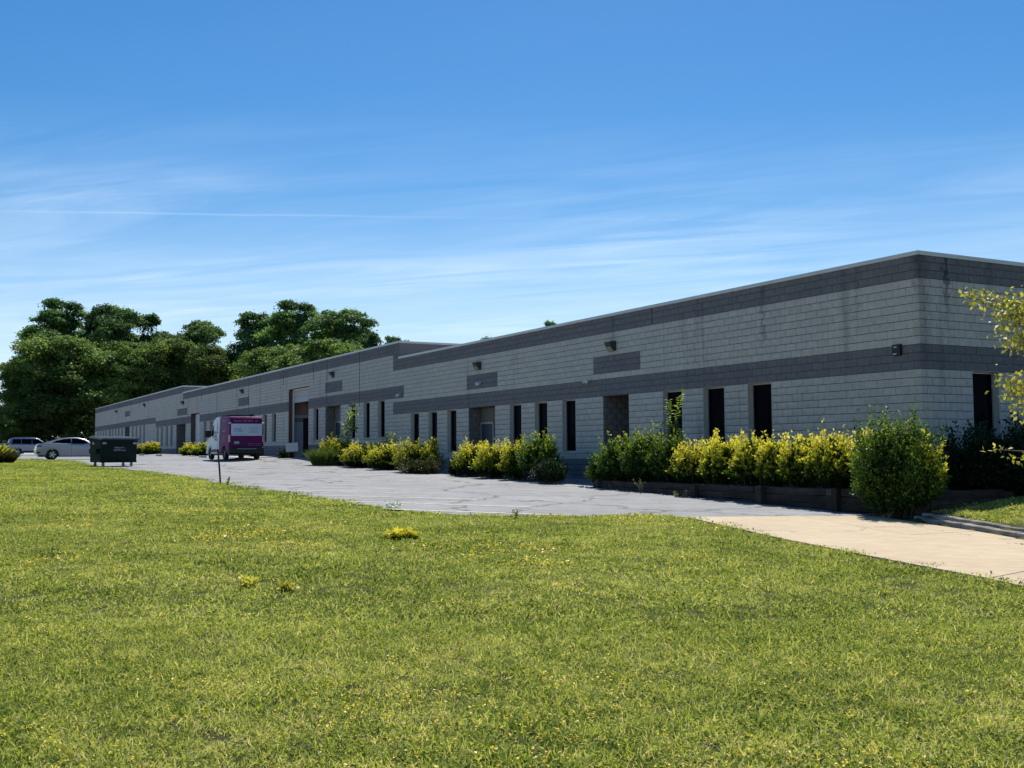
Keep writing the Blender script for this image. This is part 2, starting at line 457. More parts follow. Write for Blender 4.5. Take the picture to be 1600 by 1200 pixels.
# soil / turf ground
m, nt, b = newmat('turf')
g = N(nt, 'ShaderNodeNewGeometry'); pos = g.outputs['Position']
n1 = noise_n(nt, pos, .55, 5, .6); n2 = noise_n(nt, pos, 22, 6, .75); n3 = noise_n(nt, pos, 95, 3, .7)
c = mixc(nt, mrange(nt, n1, .35, .68), (.095, .115, .032), (.185, .160, .065))
c = mixc(nt, mrange(nt, n2, .35, .7), c, (.040, .055, .018))
c = mixc(nt, mrange(nt, n3, .60, .78, 0, .55), c, (.40, .35, .16))
nt.links.new(c, b.inputs['Base Color']); b.inputs['Roughness'].default_value = .95; spec(b, .1)
bp = N(nt, 'ShaderNodeBump'); bp.inputs['Strength'].default_value = 1; bp.inputs['Distance'].default_value = .05
nt.links.new(n2, bp.inputs['Height']); nt.links.new(bp.outputs[0], b.inputs['Normal'])
M['turf'] = m
ax = grid_axis(-2200, 2200, -70, 32, .5, 1.25); ay = grid_axis(-2200, 2200, -26, 3, .35, 1.25)
XX, YY = np.meshgrid(ax, ay, indexing='ij'); ZZ = ground_h(XX, YY)
nx, ny = len(ax), len(ay)
idx = np.arange(nx * ny).reshape(nx, ny)
F = np.stack([idx[:-1, :-1], idx[1:, :-1], idx[1:, 1:], idx[:-1, 1:]], -1).reshape(-1, 4)
tag(obj('ground', mesh_np('ground', np.stack([XX, YY, ZZ], -1).reshape(-1, 3), F, smooth=True), M['turf']), kind='structure')

# asphalt
m, nt, b = newmat('asphalt')
g = N(nt, 'ShaderNodeNewGeometry'); pos = g.outputs['Position']
n1 = noise_n(nt, pos, .22, 5, .6, .3); n2 = noise_n(nt, pos, 60, 5, .8); n3 = noise_n(nt, pos, 1.6, 6, .65, .5)
c = mixc(nt, mrange(nt, n1, .3, .7), (.215, .218, .226), (.290, .292, .300))
c = mixc(nt, 1.0, c, mrange(nt, n2, .3, .7, .72, 1.25), 'MULTIPLY')
c = mixc(nt, 1.0, c, mrange(nt, n3, .3, .7, .80, 1.15), 'MULTIPLY')
def crack(scale, w, dist):
    wn_ = N(nt, 'ShaderNodeTexNoise'); wn_.inputs['Scale'].default_value = 1.1; wn_.inputs['Detail'].default_value = 6
    nt.links.new(pos, wn_.inputs['Vector'])
    va = N(nt, 'ShaderNodeVectorMath', operation='MULTIPLY_ADD'); va.inputs[1].default_value = (dist,) * 3
    nt.links.new(wn_.outputs['Color'], va.inputs[0]); nt.links.new(pos, va.inputs[2])
    vo = N(nt, 'ShaderNodeTexVoronoi', feature='DISTANCE_TO_EDGE'); vo.inputs['Scale'].default_value = scale
    nt.links.new(va.outputs[0], vo.inputs['Vector'])
    return mrange(nt, vo.outputs['Distance'], 0, w, 1, 0)
k1 = crack(.26, .024, 1.6); k2 = crack(.85, .034, .8)
pm = mrange(nt, noise_n(nt, pos, .18, 3), .50, .62)
kk = math_n(nt, 'MAXIMUM', k1, math_n(nt, 'MULTIPLY', k2, pm))
oil = mrange(nt, noise_n(nt, pos, .75, 5, .62), .63, .80, 0, .5)
c = mixc(nt, oil, c, (.06, .06, .065))
c = mixc(nt, math_n(nt, 'MULTIPLY', kk, .95), c, (.045, .045, .05))
nt.links.new(c, b.inputs['Base Color']); b.inputs['Roughness'].default_value = .8; spec(b, .35)
bp = N(nt, 'ShaderNodeBump'); bp.inputs['Strength'].default_value = .6; bp.inputs['Distance'].default_value = .01
nt.links.new(math_n(nt, 'SUBTRACT', n2, kk), bp.inputs['Height']); nt.links.new(bp.outputs[0], b.inputs['Normal'])
M['asphalt'] = m
def strip(name, xs, y_lo, y_hi, nyy, off, mat, kind=None, parent=None):
    V = []; 
    for x in xs:
        a, bb = y_lo(x), y_hi(x)
        for k in range(nyy + 1):
            y = a + (bb - a) * k / nyy
            V.append((x, y, bh(x, y) + off))
    n = len(xs); i_ = np.arange(n * (nyy + 1)).reshape(n, nyy + 1)
    F = np.stack([i_[:-1, :-1], i_[1:, :-1], i_[1:, 1:], i_[:-1, 1:]], -1).reshape(-1, 4)
    o = obj(name, mesh_np(name, V, F, smooth=True), mat, parent)
    if kind: o['kind'] = kind
    return o
rag = lambda x: .10 * math.sin(x * 3.1) + .07 * math.sin(x * 7.7 + 1) + .05 * math.sin(x * 17.3)
def asph_lo(x): return float(near_edge(x)) + rag(x) * (1 if x < -.3 else .1)
def asph_hi(x):
    return -.02 if x < -10.1 else -2.9
xs = np.concatenate([np.arange(-250, -70, 2.0), np.arange(-70, 0.0, .25), np.linspace(0.0, 1.30, 8)])
def asph_hi2(x):
    if x < 0.1: return asph_hi(x)
    return -2.9
def asph_lo2(x):
    # the concrete apron starts on a line from (0.1,-7.25) to (1.45,-3.3)
    if x > 0.1: return max(-7.25 + (x - .1) / 1.35 * 3.95 - .02, -7.25)
    return asph_lo(x)
strip('parking_lot', xs, asph_lo2, asph_hi2, 14, .02, M['asphalt'], 'structure')

# painted stall lines, worn
m, nt, b = newmat('stall_paint')
g = N(nt, 'ShaderNodeNewGeometry')
w_ = noise_n(nt, g.outputs['Position'], 7, 6, .75)
c = mixc(nt, mrange(nt, w_, .46, .66), (.66, .60, .46), (.33, .33, .32))
nt.links.new(c, b.inputs['Base Color']); b.inputs['Roughness'].default_value = .8
M['paint'] = m
def ground_line(name, p0, p1, w, mat, off=.026, n=14):
    p0 = np.array(p0); p1 = np.array(p1); d = (p1 - p0) / np.linalg.norm(p1 - p0); s_ = np.array([-d[1], d[0]]) * w / 2
    V = []
    for k in range(n + 1):
        p = p0 + (p1 - p0) * k / n
        for q in (p - s_, p + s_): V.append((q[0], q[1], bh(q[0], q[1]) + off))
    F = [(2 * k, 2 * k + 2, 2 * k + 3, 2 * k + 1) for k in range(n)]
    o = obj(name, mesh_np(name, V, F), mat); o['kind'] = 'structure'
    return o
for i in range(13):
    x = -4.3 - 2.72 * i
    ground_line('stall_line', (x, -12.1), (x + 3.4, -8.9), .14, M['paint'])
for i in range(9):
    x = -16.5 - 2.72 * i
    ground_line('stall_line', (x, -8.0), (x - .3, -3.9), .14, M['paint'])

# concrete drive slabs
m, nt, b = newmat('drive_concrete')
g = N(nt, 'ShaderNodeNewGeometry'); pos = g.outputs['Position']; oi = N(nt, 'ShaderNodeObjectInfo')
n1 = noise_n(nt, pos, .5, 5, .6); n2 = noise_n(nt, pos, 45, 5, .8); n3 = noise_n(nt, pos, 3, 5, .6)
c = mixc(nt, mrange(nt, n1, .3, .7), (.50, .39, .255), (.57, .455, .31))
c = mixc(nt, 1.0, c, mrange(nt, n2, .3, .7, .84, 1.12), 'MULTIPLY')
c = mixc(nt, 1.0, c, mrange(nt, n3, .35, .75, 1.04, .88), 'MULTIPLY')
c = mixc(nt, 1.0, c, mrange(nt, oi.outputs['Random'], 0, 1, .94, 1.05), 'MULTIPLY')
k3 = crack(.16, .0035, 1.5)
c = mixc(nt, math_n(nt, 'MULTIPLY', k3, .7), c, (.12, .10, .08))
nt.links.new(c, b.inputs['Base Color']); b.inputs['Roughness'].default_value = .85; spec(b, .3)
M['drive'] = m
drive = tag(bpy.data.objects.new('driveway', None), kind='structure'); link(drive)
sN = np.array([(0.1, -7.27), (4.7, -8.65), (9.4, -9.85), (14, -11.6), (20, -14.3), (27, -17.5)])
sF = np.array([(1.48, -3.32), (4.9, -4.34), (8.4, -5.75), (12.2, -7.25), (17.5, -9.4), (24, -12.0)])
for i in range(len(sN) - 1):
    for (a0, a1) in ((0, .60), (.60, 1)):
        gap = .012
        def P(s_, t): 
            n0 = sN[i] + (sN[i + 1] - sN[i]) * s_; f0 = sF[i] + (sF[i + 1] - sF[i]) * s_
            return n0 + (f0 - n0) * t
        L1 = np.linalg.norm(P(1, .5) - P(0, .5)); L2 = np.linalg.norm(P(.5, 1) - P(.5, 0))
        S_ = np.linspace(gap / L1, 1 - gap / L1, 6); T_ = np.linspace(a0 + gap / L2, a1 - gap / L2, 4)
        V = []; fs = []
        lift = random.uniform(-.006, .006)
        for s_ in S_:
            for t in T_:
                p = P(s_, t); V.append((p[0], p[1], bh(*p) + .035 + lift))
        nT = len(T_); 
        for a in range(5):
            for bb in range(3): fs.append((a * nT + bb, (a + 1) * nT + bb, (a + 1) * nT + bb + 1, a * nT + bb + 1))
        rim = [a * nT for a in range(6)] + [5 * nT + k for k in range(1, 4)] + [a * nT + 3 for a in range(4, -1, -1)] + [k for k in (2, 1)]
        o0 = len(V)
        for r_ in rim: V.append((V[r_][0], V[r_][1], V[r_][2] - .12))
        for k in range(len(rim)):
            j = (k + 1) % len(rim); fs.append((rim[k], o0 + k, o0 + j, rim[j]))
        mb = MB(); mb.add(V, fs); mb.build('slab', M['drive'], drive)

# ------------------------------------------------------------------ the building
ZB, CH, BL = 3.572, 0.2032, 0.4064
def zk(k): return ZB + k * CH
SEC1_END, SEC2_END, FAR_END, DEPTH = -32.63, -83.2, -138.0, 18.0
bld = empty('industrial_building', (0, 0, 0))
tag(bld, 'long low grey block industrial building with darker painted bands and flat stepped roof', 'building')

# openings on the front face: (x0, x1, k0, k1, kind)
OPEN = []
for a, c_ in ((-6.32, -5.30), (-8.39, -7.37), (-10.47, -9.45), (-16.80, -15.84), (-18.88, -17.90), (-20.95, -19.95), (-26.94, -25.96), (-29.02, -28.03), (-31.14, -30.13)):
    OPEN.append((a, c_, -10, 0, 'window'))
for a, c_ in ((-35.48, -34.52), (-37.6, -36.66), (-39.82, -38.84), (-46.1, -45.14), (-54.96, -54.0), (-57.16, -56.2), (-75.0, -74.05), (-72.8, -71.85), (-88.64, -87.6), (-90.75, -89.75), (-93.2, -92.2), (-95.3, -94.35)):
    OPEN.append((a, c_, -6, 4, 'window'))
for a in (-101.7, -103.9, -106.25, -108.6, -115.75, -118.0, -120.3, -122.5, -124.7, -127.9, -130.3, -132.6, -134.8):
    OPEN.append((a - 1.02, a, -4, 6, 'window'))
OPEN += [(-14.0, -12.41, -30, 0, 'alcove'), (-24.72, -22.23, -30, 0, 'alcove'), (-43.88, -41.24, -30, 4, 'alcove'),
         (-51.15, -47.04, -30, 11, 'garage'), (-79.9, -76.55, -30, 8, 'white_door'), (-85.9, -82.0, -30, 4, 'alcove'), (-114.3, -111.2, -30, 6, 'alcove')]
def top_k(x): return 14 if x > SEC1_END else (18 if x > SEC2_END else 21)
ZONES = []   # dark rectangles (x0,x1,k0,k1)
ZONES += [(SEC1_END, 0, 11, 14), (-33.4, 0, 0, 3), (-14.6, -11.7, 4, 7), (-24.9, -22.0, 4, 7), (-33.4, 0, -40, -11)]
ZONES += [(SEC2_END, -33.4, 15, 18), (-33.4, SEC1_END, 11, 18), (-95.95, -32.0, 4, 7), (-43.95, -40.95, 8, 11), (-63.8, -60.75, 8, 11), (-85.6, -81.4, 8, 11), (-95.95, -33.4, -40, -7)]
ZONES += [(FAR_END, SEC2_END, 18, 21), (FAR_END, -95.95, 6, 9), (-114.4, -111.0, 12, 15), (FAR_END, -95.95, -40, -6)]
def is_dark(x, k):
    for a, c_, k0, k1 in ZONES:
        if a <= x <= c_ and k0 <= k < k1: return True
    return False
SZ = [(0, 60, 11, 14), (0, 60, 0, 3), (0, 60, -40, -11)]
SOPEN = [(1.84, 2.84, -10, 0, 'window'), (5.9, 6.9, -10, 0, 'window'), (8.0, 9.0, -10, 0, 'window')]

pieces = []   # (side, u0, u1, k, dark)
def course_pieces(side, lo, hi, k, opens, zones, off):
    cuts = set()
    for a, c_, k0, k1, *_ in opens:
        if k0 <= k < k1: cuts |= {a, c_}
    for a, c_, k0, k1 in zones:
        if k0 <= k < k1: cuts |= {a, c_}
    cuts = sorted(x for x in cuts if lo < x < hi)
    edges = [lo] + list(np.arange(math.ceil((lo - off) / BL + 1e-6) * BL + off, hi, BL)) + [hi]
    edges = sorted(set([round(e, 4) for e in edges] + [round(c_, 4) for c_ in cuts]))
    # drop block joints that fall within 5 cm of a cut
    keep = []
    cs = set(round(c_, 4) for c_ in cuts) | {round(lo, 4), round(hi, 4)}
    for e in edges:
        if e in cs or all(abs(e - c_) > .05 for c_ in cs): keep.append(e)
    for a, c_ in zip(keep[:-1], keep[1:]):
        mid = (a + c_) / 2
        if any(o[0] < mid < o[1] and o[2] <= k < o[3] for o in opens): continue
        yield a, c_, mid
for k in range(-17, 21):
    lo = FAR_END if k < 21 else FAR_END
    hi = 0.0 if k < 14 else (SEC1_END if k < 18 else SEC2_END)
    off = 0.0 if k % 2 else BL / 2
    for a, c_, mid in course_pieces(0, lo, hi, k, OPEN, ZONES, off):
        if zk(k + 1) < bh(mid, -.3) - .12: continue
        pieces.append((0, a, c_, k, is_dark(mid, k)))
    if k < 14:
        off = BL / 2 if k % 2 else 0.0
        for a, c_, mid in course_pieces(1, 0.0, DEPTH, k, SOPEN, SZ, off):
            if zk(k + 1) < .35: continue
            pieces.append((1, a, c_, k, any(k0 <= k < k1 for _, _, k0, k1 in SZ)))

# wall cores (mortar) with the openings left out
def core_mesh(side, opens, lo, hi, kmax):
    mb = MB(); D = .011
    for k in range(-17, kmax):
        h = hi
        if side == 0 and k >= 14: h = SEC1_END if k < 18 else SEC2_END
        segs = [(lo, h)]
        for a, c_, k0, k1, *_ in opens:
            if k0 <= k < k1:
                ns = []
                for s0, s1 in segs:
                    if c_ <= s0 or a >= s1: ns.append((s0, s1)); continue
                    if a > s0: ns.append((s0, a))
                    if c_ < s1: ns.append((c_, s1))
                segs = ns
        for s0, s1 in segs:
            if side == 0: mb.quad((s0, D, zk(k)), (s1, D, zk(k)), (s1, D, zk(k + 1)), (s0, D, zk(k + 1)))
            else: mb.quad((-D, s0, zk(k)), (-D, s1, zk(k)), (-D, s1, zk(k + 1)), (-D, s0, zk(k + 1)))
    return mb
wall = core_mesh(0, OPEN, FAR_END, -.011, 21).build('wall', M['mortar'], bld, fix=False)
wall_s = core_mesh(1, SOPEN, .011, DEPTH, 14).build('wall', M['mortar'], bld, fix=False)

def block_geo(side, u0, u1, z0, z1, prd=0.0):
    g_ = .0068; c_ = .006
    a, b_, z0, z1 = u0 + .0052, u1 - .0052, z0 + g_, z1 - g_
    if side == 0:
        if u1 > -.001: b_ = u1
        P = lambda u, d, z: (u, d, z)
    else:
        if u0 < .001: a = u0 + .0
        P = lambda u, d, z: (-d, u, z)
    f_ = -prd
    V = [P(a + c_, f_, z0 + c_), P(b_ - c_, f_, z0 + c_), P(b_ - c_, f_, z1 - c_), P(a + c_, f_, z1 - c_),
         P(a, f_ + .005, z0), P(b_, f_ + .005, z0), P(b_, f_ + .005, z1), P(a, f_ + .005, z1),
         P(a, .02, z0), P(b_, .02, z0), P(b_, .02, z1), P(a, .02, z1)]
    F = [(0, 1, 2, 3), (4, 5, 1, 0), (5, 6, 2, 1), (6, 7, 3, 2), (7, 4, 0, 3), (8, 9, 5, 4), (9, 10, 6, 5), (10, 11, 7, 6), (11, 8, 4, 7)]
    if side == 1: F = [f[::-1] for f in F]; F = [f[::-1] for f in F]
    return V, F
def pdist(p):
    s_, a, c_, k, d = p
    mid = (a + c_) / 2; z = zk(k) + .1
    P = Vector((mid, 0, z)) if s_ == 0 else Vector((0, mid, z))
    vis = z > 1.75 if (s_ == 0) else (z > 1.7 and mid < 4.1)
    return ((P - CAM).length / max(.12, (c_ - a)) ** .5) + (0 if vis else 500)
order = sorted(range(len(pieces)), key=lambda i: pdist(pieces[i]))
single = set(order[:300])
cache = {}
buf = {}
for i, (s_, a, c_, k, d) in enumerate(pieces):
    tone = random.random()
    prd = random.uniform(-.0015, .0025)
    if i in single:
        corner = (s_ == 0 and c_ > -.001) or (s_ == 1 and a < .001)
        key = (s_, round(c_ - a, 3), d, corner)
        if key not in cache:
            if s_ == 0: V, F = block_geo(0, a - (c_ if corner else a), 0 if corner else c_ - a, 0, CH, 0)
            else: V, F = block_geo(1, 0 if corner else .0011, (c_ - a) + (0 if corner else .0011), 0, CH, 0)
            me = bpy.data.meshes.new('block'); me.from_pydata(V, [], F); me.update()
            me.materials.append(M['block_dark' if d else 'block_light'])
            cache[key] = me
        o = bpy.data.objects.new('block', cache[key])
        if s_ == 0: o.location = ((c_ if corner else a), -prd, zk(k))
        else: o.location = (prd, a - (0 if corner else .0011), zk(k))
        link(o, wall if s_ == 0 else wall_s)
    else:
        V, F = block_geo(s_, a, c_, zk(k), zk(k + 1), prd)
        bv, bf, bt = buf.setdefault((s_, d), ([], [], []))
        o0 = len(bv); bv += V; bf += [tuple(x + o0 for x in f) for f in F]; bt += [tone] * len(F)
for (s_, d), (bv, bf, bt) in buf.items():
    me = mesh_np('block_courses', bv, np.array(bf), bt)
    o = obj('block_courses', me, M['block_dark' if d else 'block_light'], wall if s_ == 0 else wall_s)
    o['kind'] = 'stuff'

# coping flashing, one strip per roof section, turning the corner
FZ = .055
fl = MB()
z = zk(14)
fl.box(SEC1_END, .035, -.035, .28, z - .045, z + FZ); fl.build('coping', M['flashing'], bld)
fl = MB(); fl.box(-.28, .034, .28, DEPTH, z - .045, z + FZ); fl.build('coping', M['flashing'], bld)
for (x0, x1, k, xn) in ((SEC2_END, SEC1_END, 18, SEC1_END), (FAR_END, SEC2_END, 21, SEC2_END)):
    z = zk(k)
    fl = MB(); fl.box(x0, x1 + .035, -.035, .28, z - .045, z + FZ); fl.build('coping', M['flashing'], bld)
    fl = MB(); fl.box(x1 - .28, x1 + .034, .28, DEPTH, z - .045, z + FZ); fl.build('coping', M['flashing'], bld)
    # parapet side wall facing the lower roof
    zl = zk(k - 4 if k == 18 else 18) - .5
    w_ = MB(); w_.box(x1 - .2, x1 - .004, .02, DEPTH - .02, zl, z - .02); w_.build('parapet', M['block_dark'], bld)
rf = MB()
rf.box(SEC1_END, -.2, .2, DEPTH - .2, zk(14) - .8, zk(14) - .45)
rf.box(SEC2_END, SEC1_END - .2, .2, DEPTH - .2, zk(18) - .8, zk(18) - .45)
rf.box(FAR_END + .2, SEC2_END - .2, .2, DEPTH - .2, zk(21) - .8, zk(21) - .45)
rf.build('roof', M['roofing'], bld)
bw = MB()
bw.box(SEC1_END, 0, DEPTH, DEPTH + .2, .2, zk(14) - .01)
bw.box(SEC2_END, SEC1_END, DEPTH, DEPTH + .2, .2, zk(18) - .01)
bw.box(FAR_END, SEC2_END, DEPTH, DEPTH + .2, .2, zk(21) - .01)
bw.box(FAR_END, FAR_END + .2, .02, DEPTH, 1.0, zk(21) - .05)
bw.build('rear_wall', M['block_light'], bld)

# windows: frame, dark pane, sill; reveal sides in painted block
def window(side, a, c_, k0, k1):
    z0, z1 = zk(k0), zk(k1); dp = .17
    T = (lambda x, y, z: (x, y, z)) if side == 0 else (lambda x, y, z: (-y, x, z))
    mb = MB()
    def bx(x0, x1, y0, y1, za, zb_):
        m0 = MB().box(x0, x1, y0, y1, za, zb_)
        mb.add([T(*v) for v in m0.v], m0.f)
    fw = .045
    bx(a + .012, a + .012 + fw, dp - .03, dp + .04, z0 + .06, z1 - .006); bx(c_ - .012 - fw, c_ - .012, dp - .03, dp + .04, z0 + .06, z1 - .006)
    bx(a + .012 + fw, c_ - .012 - fw, dp - .03, dp + .04, z1 - .006 - fw, z1 - .006); bx(a + .012 + fw, c_ - .012 - fw, dp - .03, dp + .04, z0 + .06, z0 + .06 + fw)
    fr = mb.build('window', M['frame'], bld)
    mb = MB(); bx(a + .05, c_ - .05, dp + .012, dp + .024, z0 + .1, z1 - .045); mb.build('pane', M['glass'], fr)
    mb = MB(); bx(a + .004, c_ - .004, -.035, dp + .05, z0 + .004, z0 + .058); mb.build('sill', M['block_light'], fr)
    mb = MB()
    bx(a - .006, a + .010, .004, dp + .3, z0, z1); bx(c_ - .010, c_ + .006, .004, dp + .3, z0, z1)
    bx(a + .010, c_ - .010, .004, dp + .3, z1 - .004, z1 + .01)
    mb.build('reveal', M['block_light'], fr)
for a, c_, k0, k1, kd in OPEN:
    if kd == 'window': window(0, a, c_, k0, k1)
for a, c_, k0, k1, kd in SOPEN: window(1, a, c_, k0, k1)

# recessed entrances
def side_blocks(x, y0, y1, k1, parent, zlo):
    """block-faced return wall at x, facing +x"""
    bv, bf, bt = [], [], []
    for k in range(-17, k1):
        if zk(k + 1) < zlo - .1: continue
        off = 0 if k % 2 else BL / 2
        es = [y0] + [e for e in np.arange(y0 + off, y1, BL) if e > y0 + .06] + [y1]
        for a, c_ in zip(es[:-1], es[1:]):
            V, F = block_geo(1, a + .0012, c_ + .0012, zk(k), zk(k + 1), 0)
            V = [(v[0] + x, v[1] - .0012, v[2]) for v in V]
            o0 = len(bv); bv += V; bf += [tuple(q + o0 for q in f) for f in F]; bt += [random.random()] * len(F)
    o = obj('return_blocks', mesh_np('return_blocks', bv, np.array(bf), bt), M['block_shaded'], parent); o['kind'] = 'stuff'
def alcove(a, c_, k1, dp, door_x0, door_x1):
    zt = zk(k1); zg = bh((a + c_) / 2, -.2) - .1
    zf = zg + .12
    core = MB()
    core.box(a - .3, a - .012, .025, dp, zg, zt); core.box(c_ + .006, c_ + .3, .025, dp, zg, zt)
    core.box(a - .3, c_ + .3, dp, dp + .2, zg, zt); core.box(a - .02, c_ + .02, .025, dp, zt - .003, zt + .2)
    al = core.build('entrance', M['block_shaded'], bld)
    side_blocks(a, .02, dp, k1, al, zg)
    MB().box(a, c_, -.6, dp, zg - .2, zf).build('threshold', M['concrete_far'], al)
    d = MB().box(door_x0, door_x1, dp - .05, dp - .004, zf, zf + 2.1).build('door', M['door_navy'], al)
    hx = door_x1 - .12
    MB().tube([(hx, dp - .09, zf + 1.0), (hx, dp - .09, zf + 1.25)], .018, 6).build('handle', M['flashing'], d)
    fr = MB(); fr.box(door_x0 - .06, door_x0 - .004, dp - .07, dp - .003, zf, zf + 2.16); fr.box(door_x1 + .004, door_x1 + .06, dp - .07, dp - .003, zf, zf + 2.16)
    fr.box(door_x0 - .06, door_x1 + .06, dp - .072, dp - .003, zf + 2.104, zf + 2.17); fr.build('door_frame', M['frame'], al)
alcove(-14.0, -12.41, 0, 1.5, -13.75, -12.8)
alcove(-24.72, -22.23, 0, .62, -24.60, -23.5)
alcove(-43.88, -41.24, 4, .62, -43.7, -42.7)
alcove(-85.9, -82.0, 4, .9, -85.6, -84.4)
alcove(-114.3, -111.2, 6, .9, -114, -113)

# garage bay, sectional door rolled most of the way up
def bay(a, c_, k1):
    zt = zk(k1); zg = bh((a + c_) / 2, -.2) - .05; zf = zg + .07
    jamb = MB(); jamb.box(a - .006, a + .02, .004, .36, zg, zt); jamb.box(c_ - .02, c_ + .006, .004, .36, zg, zt); jamb.box(a + .02, c_ - .02, .004, .36, zt - .02, zt + .006)
    j = jamb.build('garage_bay', M['brown_paint'], bld)
    tr = MB(); tr.box(a + .024, a + .10, .26, .36, zf, zt - .025); tr.box(c_ - .10, c_ - .024, .26, .36, zf, zt - .025); tr.box(a + .10, c_ - .10, .26, .36, zt - .12, zt - .025)
    tr.build('door_track', M['white_plastic'], j)
    for q in range(2):
        z1 = zt - .13 - q * .38
        MB().box(a + .08, c_ - .08, .37, .42, z1 - .37, z1).build('door_panel', M['grey_panel'], j, bevel=.01)
    room = MB()
    room.box(a - 2.0, a - .3, .37, 9, zg, zt); room.box(c_ + .3, c_ + .5, .37, 9, zg, zt)
    room.box(a - .3, c_ + .3, 8.8, 9, zg, zt)
    room.build('bay_wall', M['tan_panel'], j)
    MB().box(a - .3, c_ + .3, .37, 9, zt + .01, zt + .2).build('bay_ceiling', M['tan_panel'], j)
    MB().box(a - .3, c_ + .3, -.4, 9, zg - .2, zf).build('bay_floor', M['concrete_far'], j)
    MB().box(a - .3, a - .22, .44, 1.06, zf, zf + 2.25).build('partition', M['grey_panel'], j)
    MB().box(a - .3, a - .24, 1.08, 1.9, zf, zf + 2.5).build('inner_doorway', M['black'], j)
    MB().box(a - .3, a - .25, .44, 3.2, zf + 2.52, zf + 2.70).build('partition', M['grey_panel'], j)
    MB().box(a - .1, c_ + .1, 4.4, 4.5, zf, zf + 2.5).build('partition', M['grey_panel'], j)
    MB().box(a + 1.9, a + 3.2, 4.3, 4.38, zf, zf + 2.1).build('inner_doorway', M['black'], j)
bay(-51.15, -47.04, 11)
a, c_ = -79.9, -76.55; zt = zk(8); zg = bh(-78, -.2) - .1
wd = MB(); wd.box(a - .006, a + .02, .004, .5, zg, zt); wd.box(c_ - .02, c_ + .006, .004, .5, zg, zt); wd.box(a + .02, c_ - .02, .004, .5, zt - .02, zt + .006)
wd = wd.build('garage_bay', M['brown_paint'], bld)
for q in range(6):
    h_ = (zt - .03 - zg) / 6
    MB().box(a + .03, c_ - .03, .40, .46, zg + q * h_ + .006, zg + (q + 1) * h_).build('door_panel', M['door_white'], wd, bevel=.012)
MB().box(a, c_, .46, .6, zg, zt).build('door_backing', M['black'], wd)

# control joints
for x in (-43.6, -47.0 + .9, -60.9, -64.2, -75.9, -70.5, -81.1, -52.3, -57.9, -100, -105, -110.2, -119, -38.2):
    kt = top_k(x)
    z1 = zk(kt) - .03; z0 = z1 - random.choice([1.1, 1.5, 2.6, 3.0])
    if any(o[0] - .05 < x < o[1] + .05 and zk(o[3]) > z0 for o in OPEN): z0 = z1 - 1.1
    MB().box(x - .03, x + .03, -.008, .012, z0, z1).build('control_joint', M['sealant'], bld)
MB().box(-11.0 - .02, -11.0 + .02, -.007, .012, zk(11.2), zk(14) - .03).build('control_joint', M['sealant'], bld)

# wall lights (lamps fixed to the facade: things of their own)
WALL_LABEL = ['beside the white security light above the entrance nearest the building corner',
  'above the second painted panel from the building corner', 'above the painted panel beside the open garage bay', 'above the painted panel behind the purple van',
  'above the painted panel by the white roll-up door', 'on the far section above the long row of windows', 'near the far end of the building']
for (x, z), wl_ in zip(((-13.33, 5.30), (-23.68, 5.36), (-42.5, 6.22), (-62.5, 6.27), (-82.95, 6.30), (-101.8, 6.86), (-120.1, 6.84)), WALL_LABEL):
    t = empty('wall_light', (x, 0, z))
    tag(t, 'bronze wall pack light ' + wl_, 'light', 'wall lights along the facade')
    MB().box(-.21, .21, -.05, 0.0, -.17, .17).build('back_plate', M['bronze'], t)
    hb = MB(); hb.add([(-.21, -.05, .17), (.21, -.05, .17), (.21, -.05, -.17), (-.21, -.05, -.17), (-.17, -.27, .14), (.17, -.27, .14), (.17, -.20, -.02), (-.17, -.20, -.02)],
                      [(0, 1, 5, 4), (4, 5, 6, 7), (1, 2, 6, 5), (3, 0, 4, 7), (2, 3, 7, 6)])
    hb.build('housing', M['bronze'], t, bevel=.012)
    ln = MB(); ln.add([(-.16, -.06, -.165), (.16, -.06, -.165), (.15, -.205, -.025), (-.15, -.205, -.025), (-.15, -.12, -.18), (.15, -.12, -.18), (.14, -.225, -.05), (-.14, -.225, -.05)],
                      [(4, 5, 6, 7), (0, 1, 5, 4), (2, 3, 7, 6), (1, 2, 6, 5), (3, 0, 4, 7), (0, 3, 2, 1)])
    ln.build('lens', M['lens'], t, bevel=.01)
SEC_LABEL = ['just left of the entrance alcove nearest the corner', 'on the second dark painted panel from the corner', 'on the raised dark band by the roof step']
for (x, z), sl in zip(((-14.92, 4.2), (-23.57, 4.62), (-32.48, 4.56)), SEC_LABEL):
    t = empty('security_light', (x, 0, z))
    tag(t, 'small white twin head security light ' + sl, 'light', 'small white security lights')
    MB().tube([(0, 0.005, 0), (0, -.04, 0)], .06, 10).build('mount', M['white_plastic'], t)
    for s_ in (-1, 1):
        MB().tube([(.03 * s_, -.03, 0), (.07 * s_, -.09, -.01), (.10 * s_, -.19, -.07)], [.02, .05, .065], 10).build('lamp_head', M['white_plastic'], t)
t = empty('wall_speaker', (-.685, 0, 4.08))
tag(t, 'black square box fixed to the dark band close to the building corner', 'box')
MB().box(-.125, .125, -.09, 0, -.14, .14).build('housing', M['black'], t, bevel=.008)
MB().box(-.09, .02, -.096, -.0895, -.11, -.085).build('badge', M['white_plastic'], t)
MB().box(-.06, .03, -.097, -.0895, .055, .09).build('knob', M['frame'], t)

